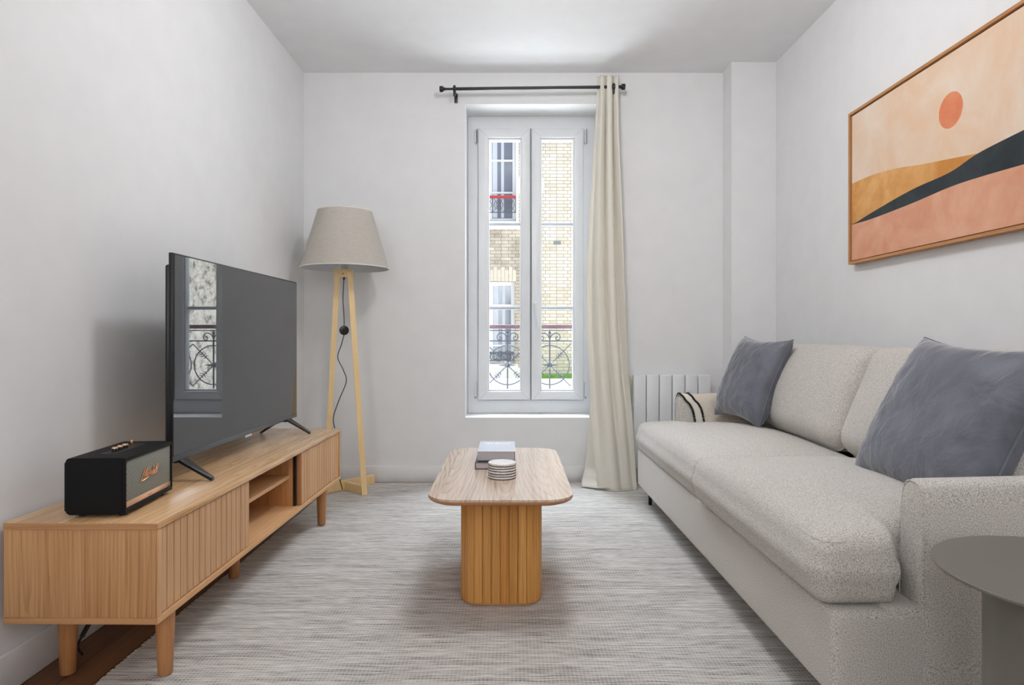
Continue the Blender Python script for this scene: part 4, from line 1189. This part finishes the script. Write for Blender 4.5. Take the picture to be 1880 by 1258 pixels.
hl = [rw.co.copy() for rw in []]
me = cl.data; 
hem = [me.vertices[NZ * (NS + 1) + i].co.copy() for i in range(NS + 1)]
tube(bm, [h + Vector((0, -.001, .002)) for h in hem], .004, 6); finish('hem', bm, M['curtain'], cu)

# ------------------------------------------------------------------ painting
pt = thing('framed_painting', 'abstract desert dunes painting with coral sun in an oak frame on the right wall', 'painting', (XR - .002, 2.879, 1.209))
PW, PH, ft = 1.10, .674, .011
bm = bmesh.new()
for (y0, y1, z0_, z1_, mi_) in ((-ft, 0, ft, PH - ft, 1), (-PW, -PW + ft, ft, PH - ft, 1), (-PW, 0, 0, ft, 0), (-PW, 0, PH - ft, PH, 0)):
    box(bm, -.036, 0, min(y0, y1), max(y0, y1), z0_, z1_, 0, 1, mi_)
finish('frame', bm, None, pt, smooth=False, mats=[M['frame_oak'], M['frame_up']])
B('gap_backing', -.010, -.004, -PW + ft, -ft, ft, PH - ft, M['cover_dark'], pt, 0)
# canvas: coordinates s (0 far end .. 1 near end), t (0 bottom .. 1 top)
cx0, cz0, cw, chh = -ft - .005, ft + .005, PW - 2 * ft - .010, PH - 2 * ft - .010
def CP(s, t, x=-.028): return (x, cx0 - s * cw, cz0 + t * chh)
def cv(pts): return spline([(s, t, 0) for s, t in pts], 8)
def s_of(px): return ((2.879 - 1.508 * 1180 / (px - 940)) + cx0) / cw
def t_of(px, py): D_ = 1.514 * 1180 / (px - 940); return ((CAMZ - (py - 616) / 1180 * D_) - 1.209 - cz0) / chh
def curve(px): return cv([(s_of(x), t_of(x, y)) for x, y in px])
c_ochre = curve([(1567, 336), (1600, 322), (1640, 311), (1690, 303), (1740, 293), (1792, 283), (1880, 268)])
c_darkT = curve([(1567, 411), (1600, 390), (1670, 350), (1740, 318), (1792, 283), (1880, 238)])
c_darkB = curve([(1567, 412), (1600, 402), (1670, 375), (1740, 345), (1800, 325), (1880, 302)])
def ext(c):
    out = [(max(0, p.x), p.y) for p in c]; out[0] = (0, out[0][1]); sx, sy = out[-1]; dx, dy = out[-1][0] - out[-9][0], out[-1][1] - out[-9][1]
    if sx < 1: out.append((1, sy + dy / max(1e-6, dx) * (1 - sx)))
    return out
co_, cdT, cdB = ext(c_ochre), ext(c_darkT), ext(c_darkB)
def region(bm, lower, upper, mi, x):
    N_ = 48
    def ev(c, s):
        for (a, b), (c2, d) in zip(c[:-1], c[1:]):
            if a <= s <= c2 and c2 > a: return b + (d - b) * (s - a) / (c2 - a)
        return c[-1][1] if s > c[-1][0] else c[0][1]
    prev = None
    for i in range(N_ + 1):
        s = i / N_; lo, hi = ev(lower, s), ev(upper, s)
        if hi < lo: hi = lo + 1e-4
        a, b = bm.verts.new(CP(s, lo, x)), bm.verts.new(CP(s, hi, x))
        if prev: f = bm.faces.new((prev[0], a, b, prev[1])); f.material_index = mi
        prev = (a, b)
bm = bmesh.new()
box(bm, -.0275, -.010, cx0 - cw, cx0, cz0, cz0 + chh)
bot, topc = [(0, 0), (1, 0)], [(0, 1), (1, 1)]
region(bm, bot, topc, 0, -.0277)
region(bm, cdB, co_, 1, -.0279); region(bm, cdB, cdT, 2, -.0281); region(bm, bot, cdB, 3, -.0283)
sc_s, sc_t = s_of(1742), t_of(1742, 204); rs = .5 * abs(s_of(1764) - s_of(1720)) * cw; rt = .5 * (t_of(1742, 171) - t_of(1742, 236)) * chh
cvt = bm.verts.new(CP(sc_s, sc_t, -.0280)); cc = [bm.verts.new((-.0280, CP(sc_s, sc_t)[1] + rs * math.cos(2 * PI * k / 40), CP(sc_s, sc_t)[2] + rt * math.sin(2 * PI * k / 40))) for k in range(40)]
for k in range(40): f = bm.faces.new((cvt, cc[k], cc[(k + 1) % 40])); f.material_index = 4
cvs = finish('canvas', bm, None, pt, smooth=False, mats=[M['sky_paint'], M['ochre_paint'], M['dark_paint'], M['pink_paint'], M['sun_paint']])

# ------------------------------------------------------------------ side table
sd = thing('side_table', 'olive grey round metal side table in front of the near sofa arm', 'side table', (.908, 1.012, 0))
bm = bmesh.new(); R_ = .209; zt_ = .512
lathe(bm, [(0, zt_ - .006), (R_ - .002, zt_ - .006), (R_, zt_ - .004), (R_, zt_ - .001), (R_ - .001, zt_), (R_ - .006, zt_ - .0005), (0, zt_ - .0010)], 96); finish('table_top', bm, M['table_grey'], sd)
bm = bmesh.new(); n_ = 120; ringsb = []
for z in (.0, .004, zt_ - .010, zt_ - .006):
    rg = []
    for k in range(n_):
        a = 2 * PI * k / n_; lob = .136 * (1 - .20 * math.exp(-((math.sin((a - math.radians(262)) / 2)) / .05) ** 2)) * (1 - .20 * math.exp(-((math.sin((a - math.radians(82)) / 2)) / .05) ** 2))
        rg.append(bm.verts.new((lob * math.cos(a), lob * math.sin(a), z)))
    ringsb.append(rg)
for a_, b_ in zip(ringsb[:-1], ringsb[1:]):
    for i in range(n_): bm.faces.new((a_[i], a_[(i + 1) % n_], b_[(i + 1) % n_], b_[i]))
bm.faces.new(ringsb[0][::-1]); bm.faces.new(ringsb[-1])
xform(bm, Matrix.Translation((0, 0, RZ + .001)) @ Matrix.Scale((zt_ - .006 - RZ - .001) / (zt_ - .006), 4, (0, 0, 1)))
finish('pedestal', bm, M['table_grey'], sd)
